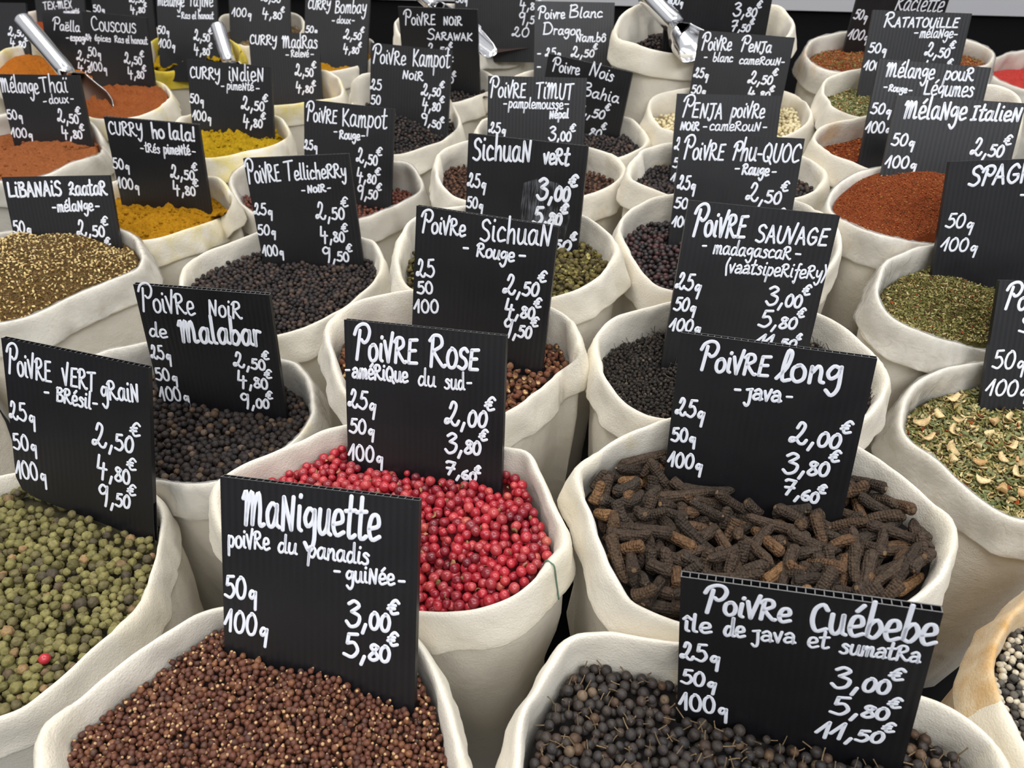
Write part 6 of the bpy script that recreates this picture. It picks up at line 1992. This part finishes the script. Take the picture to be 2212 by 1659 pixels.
def pod_template(seed, L):
    rng = random.Random(seed)
    rings, sides = 44, 20
    bend = rng.uniform(-.22, .22)
    V = []
    for i in range(rings + 1):
        f = i / rings
        x = (f - .5) * L
        prof = .0036 * (1 - .30 * f) * (min(1, (f * 12 + .12)) ** .5) * (min(1, ((1 - f) * 8 + .06)) ** .5)
        cy = bend * ((f - .5) ** 2) * L * 2.2
        for k in range(sides):
            a = 2 * math.pi * k / sides
            # rows of small fruits in a spiral
            u = (a / (2 * math.pi) * 9 + f * L / .0019 * .5) % 1 - .5
            v = (f * L / .0019) % 1 - .5
            v2 = (f * L / .0019 + .5 * (math.floor(a / (2 * math.pi) * 9) % 2)) % 1 - .5
            b = max(0, 1 - (u * u + v2 * v2) * 5.0)
            r = prof * (1 + .05 * b + .05 * noise.noise(Vector((f * 6 + seed, math.cos(a), math.sin(a)))))
            V.append((x, cy + r * math.cos(a), r * math.sin(a)))
    F = grid_faces(rings + 1, sides)
    n = len(V)
    V.append((-L / 2, bend * .25 * L * 2.2, 0)); V.append((L / 2, bend * .25 * L * 2.2, 0))
    cap = np.array([[(k + 1) % sides, k, n] for k in range(sides)] + [[rings * sides + k, rings * sides + (k + 1) % sides, n + 1] for k in range(sides)])
    mi = np.concatenate([np.zeros(len(F), int), np.ones(len(cap), int)])
    me = mesh_np('long_pepper_pod', np.array(V), [F, cap], True, mi)
    me.materials.append(POD)
    me.materials.append(POD_END)
    return me


h = Heap('long', 5, 15, 2, True, -.010)
V, F = h.mound(rings=20, drop=.010)
stuff_object('long_pepper_bed', 'dark broken pods and dust under the long pepper pods', [(V, F, 0)], [DARK_BED], 'pepper crumbs')
rng = np.random.default_rng(31)
pods = [(pod_template(i, L), L) for i, L in enumerate((.034, .029, .024, .031, .020, .027, .014, .036))]
lo, hi = h.edge.min(0), h.edge.max(0)
RES = .0018
gx, gy = int((hi[0] - lo[0]) / RES) + 2, int((hi[1] - lo[1]) / RES) + 2
gxx, gyy = np.meshgrid(lo[0] + np.arange(gx) * RES, lo[1] + np.arange(gy) * RES, indexing='ij')
HM = h.z(np.c_[gxx.ravel(), gyy.ravel()]).reshape(gx, gy) - .011
inner = h.c + (h.edge - h.c) * .975
cap_z = h.z(np.c_[gxx.ravel(), gyy.ravel()]).reshape(gx, gy)
TL, X, U, Nn, W, H, _ = SIGN_FRAME['long']
placed = 0
tries = 0
while placed < 295 and tries < 16000:
    tries += 1
    me, L = pods[rng.integers(len(pods))]
    c = np.array([rng.uniform(lo[0], hi[0]), rng.uniform(lo[1], hi[1])])
    ya = rng.uniform(0, 2 * math.pi)
    dv = np.array([math.cos(ya), math.sin(ya)])
    t = np.linspace(-.5, .5, 11) * (L - .004)
    P = c + t[:, None] * dv
    if not in_poly(P[[0, 5, 10]], inner).all(): continue
    ij = ((P - lo[:2]) / RES).astype(int)
    z = HM[ij[:, 0], ij[:, 1]]
    A = np.c_[t, np.ones(11)]
    sl, z0 = np.linalg.lstsq(A, z, rcond=None)[0]
    sl = float(np.clip(sl, -.8, .8))
    z0 = z0 + .45 * max(0, (z - (sl * t + z0)).max())
    lvl = cap_z[ij[5, 0], ij[5, 1]]
    if z0 > lvl + .0005 + .0025 * rng.random(): continue
    r = .0030
    Q = np.c_[P, sl * t + z0 + r]
    q = Q - TL
    d = q @ Nn
    on = (q @ X > -r) & (q @ X < W + r) & (q @ U > -H - r)
    if (on & (d > -.0038 - r) & (d < r)).any() or (on & (d > 0)).any() and (on & (d < 0)).any(): continue
    th = math.atan(sl)
    o = bpy.data.objects.new('long_pepper_pod', me)
    o.location = (c[0], c[1], z0 + r)
    o.rotation_euler = Euler((rng.uniform(0, 6.28), -th, ya + (math.pi if rng.random() < .5 and abs(sl) < .02 else 0)), 'XYZ')
    o['label'], o['category'], o['group'] = 'dried brown long pepper pod in the sack of the Poivre long sign', 'pepper pod', 'long pepper pods'
    COL.objects.link(o)
    placed += 1
    for k in range(len(P)):
        for a in (-1, 0, 1):
            for b in (-1, 0, 1):
                i, j = ij[k, 0] + a, ij[k, 1] + b
                if 0 <= i < gx and 0 <= j < gy:
                    HM[i, j] = max(HM[i, j], sl * t[k] + z0 + 2 * r * (.93 if a == b == 0 else .8))
print('pods', placed, tries)

# ---- powders
P_OCHRE = powder_mat('ochre_curry', S(135, 91, 12), S(176, 128, 25))
P_YELLOW = powder_mat('yellow_curry', S(140, 112, 14), S(178, 144, 28))
P_ORANGE = powder_mat('orange_spice', S(118, 66, 35), S(150, 90, 52))
P_RUST = powder_mat('rust_spice', S(118, 62, 29), S(146, 83, 44))
P_PAELLA = powder_mat('paella_spice', S(151, 84, 21), S(176, 105, 36))
P_RED = powder_mat('red_granules', S(118, 51, 21), S(165, 80, 39), 600, .9, .9)
P_DULL = powder_mat('dull_spice', S(99, 73, 45), S(135, 102, 63))
powder('holala', 'curry_powder', 'ochre curry powder below the ho la la sign', P_OCHRE, seed=71, hump=4, lift=-.004, clump=1.4, rough=1.5, crumbs=160)
powder('indien', 'curry_powder', 'crumbly yellow powder below the Curry indien sign', P_YELLOW, seed=72, hump=5, clump=2.0, rough=2.5, crumbs=120)
powder('bombay', 'curry_powder', 'yellow powder below the Curry Bombay sign', P_OCHRE, seed=73, back=18, front=10, lift=-.012)
powder('madras', 'curry_powder', 'ochre powder below the Curry Madras sign', P_OCHRE, seed=74, front=24, back=34, lift=-.03, hump=2)
powder('tajine', 'tagine_powder', 'yellow powder beside the Mélange Tajine sign', P_YELLOW, seed=75, rough=2)
powder('couscous', 'couscous_spice', 'orange-brown powder below the Couscous sign', P_RUST, seed=76, hump=14, clump=2, rough=1.5, back=16)
powder('thai', 'thai_spice', 'orange-brown powder below the Mélange Thaï sign', P_ORANGE, seed=77, hump=12, lift=-.012, rough=1.2, crumbs=80)
powder('paella', 'paella_spice', 'orange powder in the sack of the Paëlla sign', P_PAELLA, seed=78, hump=6)
powder('texmex', 'red_spice', 'reddish spice in the sack of the TEX-MEX sign', P_RED, seed=79)
powder('left', 'dull_spice', 'brown spice in the sack of the top left corner sign', P_DULL, seed=80)
powder('leftedge', 'dull_spice', 'brown spice in the sack beyond the left edge', P_DULL, seed=83)
powder('gris', 'dull_spice', 'brown spice in the sack behind the Couscous sign', P_DULL, seed=81)
powder('fareast', 'red_spice', 'red spice in the far right sack', powder_mat('crimson_spice', S(150, 40, 40), S(190, 70, 60)), seed=82, back=30)

# ---- herbs and mixes
F_GREEN = grain_mat('green_herb', [(0, S(96, 98, 50)), (.5, S(124, 120, 70)), (.8, S(148, 138, 84)), (1, S(84, 84, 46))], .8, .2)
F_PALE = grain_mat('pale_herb', [(0, S(176, 158, 106)), (.6, S(198, 182, 132)), (1, S(156, 132, 84))], .8, .2)
F_LEAF = grain_mat('grey_green_leaf', [(0, S(98, 110, 70)), (.5, S(122, 128, 88)), (1, S(150, 148, 108))], .8, .2)
F_RED = grain_mat('red_flake', [(0, S(129, 52, 24)), (.6, S(153, 75, 36)), (1, S(108, 43, 24))], .75, .2)
F_ORG = grain_mat('orange_flake', [(0, S(151, 90, 44)), (.6, S(168, 111, 60)), (1, S(129, 75, 40))], .75, .2)
F_BRN = grain_mat('brown_herb', [(0, S(110, 90, 66)), (.6, S(138, 114, 82)), (1, S(86, 70, 52))], .8, .2)
F_DARK = grain_mat('dark_herb', [(0, S(74, 56, 34)), (.6, S(92, 70, 42)), (1, S(58, 46, 32))], .8, .2)
F_PETAL = grain_mat('dried_petal', [(0, S(214, 186, 134)), (.6, S(224, 200, 152)), (1, S(190, 150, 100))], .75, .2)
B_GREEN = powder_mat('herb_dust', S(70, 66, 34), S(112, 104, 58), 500)
B_BROWN = powder_mat('zaatar_dust', S(78, 58, 32), S(118, 92, 54), 500)
B_RED = powder_mat('red_dust', S(108, 50, 26), S(137, 72, 40), 500)
B_HERB = powder_mat('brown_herb_dust', S(84, 66, 48), S(124, 100, 74), 400)
fine = ((1.2, 3.2), (.25, .6))
herb('spag', 'green_herb_mix', 'fine green herb mix below the SPAG sign', B_GREEN, [(F_GREEN, 6), (F_PALE, 1.6), (F_DARK, 1.2), (F_RED, .25)], fine, count_sp=.0017, seed=91, back=24, layers=3)
herb('italien', 'red_granules', 'heap of orange-red granules beside the Mélange Italien sign', B_RED, [(F_RED, 6), (F_ORG, 3), (F_DARK, .8)], ((.8, 2.0), (.35, .8)), cat='spice mix', count_sp=.0016, seed=92, hump=14, back=8, layers=2)
herb('legumes', 'red_flakes', 'orange-red flakes in the sack of the Légumes sign', B_RED, [(F_RED, 6), (F_ORG, 3), (F_DARK, .5)], ((1.2, 2.8), (.35, .8)), cat='spice mix', count_sp=.0022, seed=93, hump=4)
herb('raclette', 'raclette_seasoning', 'red-brown seasoning in the sack of the Raclette sign', B_RED, [(F_ORG, 4), (F_RED, 2), (F_GREEN, 3), (F_BRN, 2)], ((1.5, 3.2), (.3, .7)), cat='spice mix', count_sp=.0024, seed=94, hump=4)
herb('ratatouille', 'ratatouille_herb', 'coarse green herb in the sack of the Ratatouille sign', B_GREEN, [(F_LEAF, 6), (F_PALE, 2), (F_GREEN, 2), (F_RED, .4)], ((2.0, 4.5), (.25, .6)), count_sp=.0025, seed=95, hump=4)
herb('noirherb', 'brown_herb', 'brown dried herb at the back below the 100g sign', B_HERB, [(F_BRN, 5), (F_PALE, 2), (F_DARK, 1)], ((2.5, 6), (.1, .25)), count_sp=.003, seed=96, hump=8, tilt=.7)
herb('petal', 'leaf_mix', 'leafy herb mix with pale petals at the right edge', B_GREEN, [(F_GREEN, 4), (F_LEAF, 4), (F_PALE, 4), (F_DARK, 1), (F_PETAL, 1.2), (F_RED, .2)], ((2.5, 6.5), (.22, .6)), count_sp=.0026, seed=97, back=24, layers=3, hump=6)
h = Heap('petal', 5, 24, 6)
rng = np.random.default_rng(5)
P = h.scatter(.013, rng, inset=.01)
P = P[h.sign_clear(P, .008)]
pt = []
for i in range(3):
    V, F = flake(rng, .011, .0065, .8)
    me = mesh_np('dried_petal', V, [F])
    me.materials.append(F_PETAL)
    pt.append(me)
k = 0
for p in P:
    if k >= 24 or not seen(p): continue
    o = bpy.data.objects.new('dried_petal', pt[k % 3])
    o.location = (p[0], p[1], p[2] + .0035)
    o.rotation_euler = (rng.normal(0, .5), rng.normal(0, .4), rng.uniform(0, 6.28))
    s = rng.uniform(.6, 1.1)
    o.scale = (s, s, s)
    o['label'], o['category'], o['group'] = 'pale curled dried petal on the leafy herb mix', 'petal', 'dried petals in the leaf mix'
    COL.objects.link(o)
    k += 1

# zaatar: dark herb with sesame
herb('libanais', 'zaatar_herb', 'brown herb and sesame mix in the sack of the Libanais sign', B_BROWN, [(F_DARK, 4), (F_BRN, 2), (F_GREEN, 1)], ((1.0, 2.4), (.3, .7)), cat='spice mix', count_sp=.0018, seed=98, hump=20, back=12)
h = Heap('libanais', 5, 12, 20)
rng = np.random.default_rng(44)
P = h.scatter(.0027, rng, inset=.003)
P = P[h.sign_clear(P, .002)]
P = P[rng.random(len(P)) < .55]
P[:, 2] += .0012 + rng.uniform(0, .0008, len(P))
V, F = tmpl_ball(2, 3, squash=.02)
V = V * np.array([1.0, .62, .36]); V[:, 1] *= (1 - .25 * V[:, 0])
a, b, c = replicate((V, F), P, rand_rot(rng, len(P)), rng.uniform(.0013, .0018, len(P)))
stuff_object('sesame_seed_sprinkle', 'pale sesame seeds scattered through the Libanais mix', [(a, [b], 0)], [G_SESAME], 'seeds')


# ---------------------------------------------------------------- steel scoops
def make_scoop(label, top, neck, tip, r=.0115, width=.042, roll=0.0, inside=None):
    top, neck, tip = map(np.array, (top, neck, tip))
    root = empty('spice_scoop', tuple(tip))
    tag(root, label, 'scoop', 'steel scoops')
    d = neck - top
    d = d / np.linalg.norm(d)
    pts = [top - neck * 0 + d * t for t in (0, .0015, .004)] + [top + (neck - top) * f for f in np.linspace(.12, 1, 7)]
    rad = [r * .82, r, r * 1.04] + [r] * 6 + [r * .85]
    o = link('handle', tube_mesh([p - tip for p in pts], r, 20, True, rad), STEEL, root)
    ax = tip - neck
    L = np.linalg.norm(ax)
    ax = ax / L
    side = np.cross(ax, [0, 0, 1.0]); side /= np.linalg.norm(side)
    upv = np.cross(side, ax)
    side, upv = side * math.cos(roll) + upv * math.sin(roll), upv * math.cos(roll) - side * math.sin(roll)
    V, n, m = [], 14, 18
    for layer in (0, 1):
        for i in range(n + 1):
            f = i / n
            wd = width / 2 * (.62 + .38 * min(1, f * 2.2)) * (1 - .12 * max(0, f - .7) / .3) - layer * .0009
            for j in range(m + 1):
                a = math.pi * (j / m) * 1.16 - math.pi * .08
                cut = f * L * (1 - .34 * f * max(0.0, 1 - max(0.0, math.sin(a)) / .8) ** 2)
                V.append(neck + ax * cut + side * math.cos(a) * wd - upv * (math.sin(a) * wd * .92 - wd * .25))
    V = np.array(V) - tip
    c = m + 1
    F1 = grid_faces(n + 1, c, False)
    F2 = F1[:, ::-1] + (n + 1) * c
    off = (n + 1) * c
    rim = []
    for i in range(n):
        rim += [[i * c, (i + 1) * c, off + (i + 1) * c, off + i * c], [i * c + m, off + i * c + m, off + (i + 1) * c + m, (i + 1) * c + m]]
    for j in range(m):
        rim += [[n * c + j, n * c + j + 1, off + n * c + j + 1, off + n * c + j], [j, off + j, off + j + 1, j + 1]]
    back = [[j, j + 1, m - j - 1, m - j] for j in range(m // 2)]
    mi = np.concatenate([np.zeros(len(F1), int), np.ones(len(F2), int), np.zeros(len(rim) + len(back), int)])
    link('bowl', mesh_np('bowl', V, np.vstack([F1, F2, np.array(rim), np.array(back)]), True, mi), [STEEL, inside or STEEL], root)
    return root


make_scoop('steel scoop with a long bright handle sloping down behind the Thaï sign', (-.6513, 1.08, 1.0535), (-.5814, 1.02, .9999), (-.523, .95, .957), .0115, .056, .45, STEEL_REFLECTION)
make_scoop('steel scoop handle standing up behind the Curry indien sign', (-.4408, 1.21, 1.0094), (-.418, 1.16, .9687), (-.400, 1.135, .930), .0105, .042)
make_scoop('steel scoop with a shiny bowl lying in the large white sack', (0.1500, 0.9300, 1.1224), (0.1812, 0.8850, 1.0995), (0.1973, 0.8550, 1.0816), .0115, .050, .3)
make_scoop('steel scoop sticking out of the white sack behind the Sarawak sign', (-.1391, 1.16, 1.0749), (-.1061, 1.12, 1.0591), (-.0264, 1.03, 1.0300), .0095, .036)
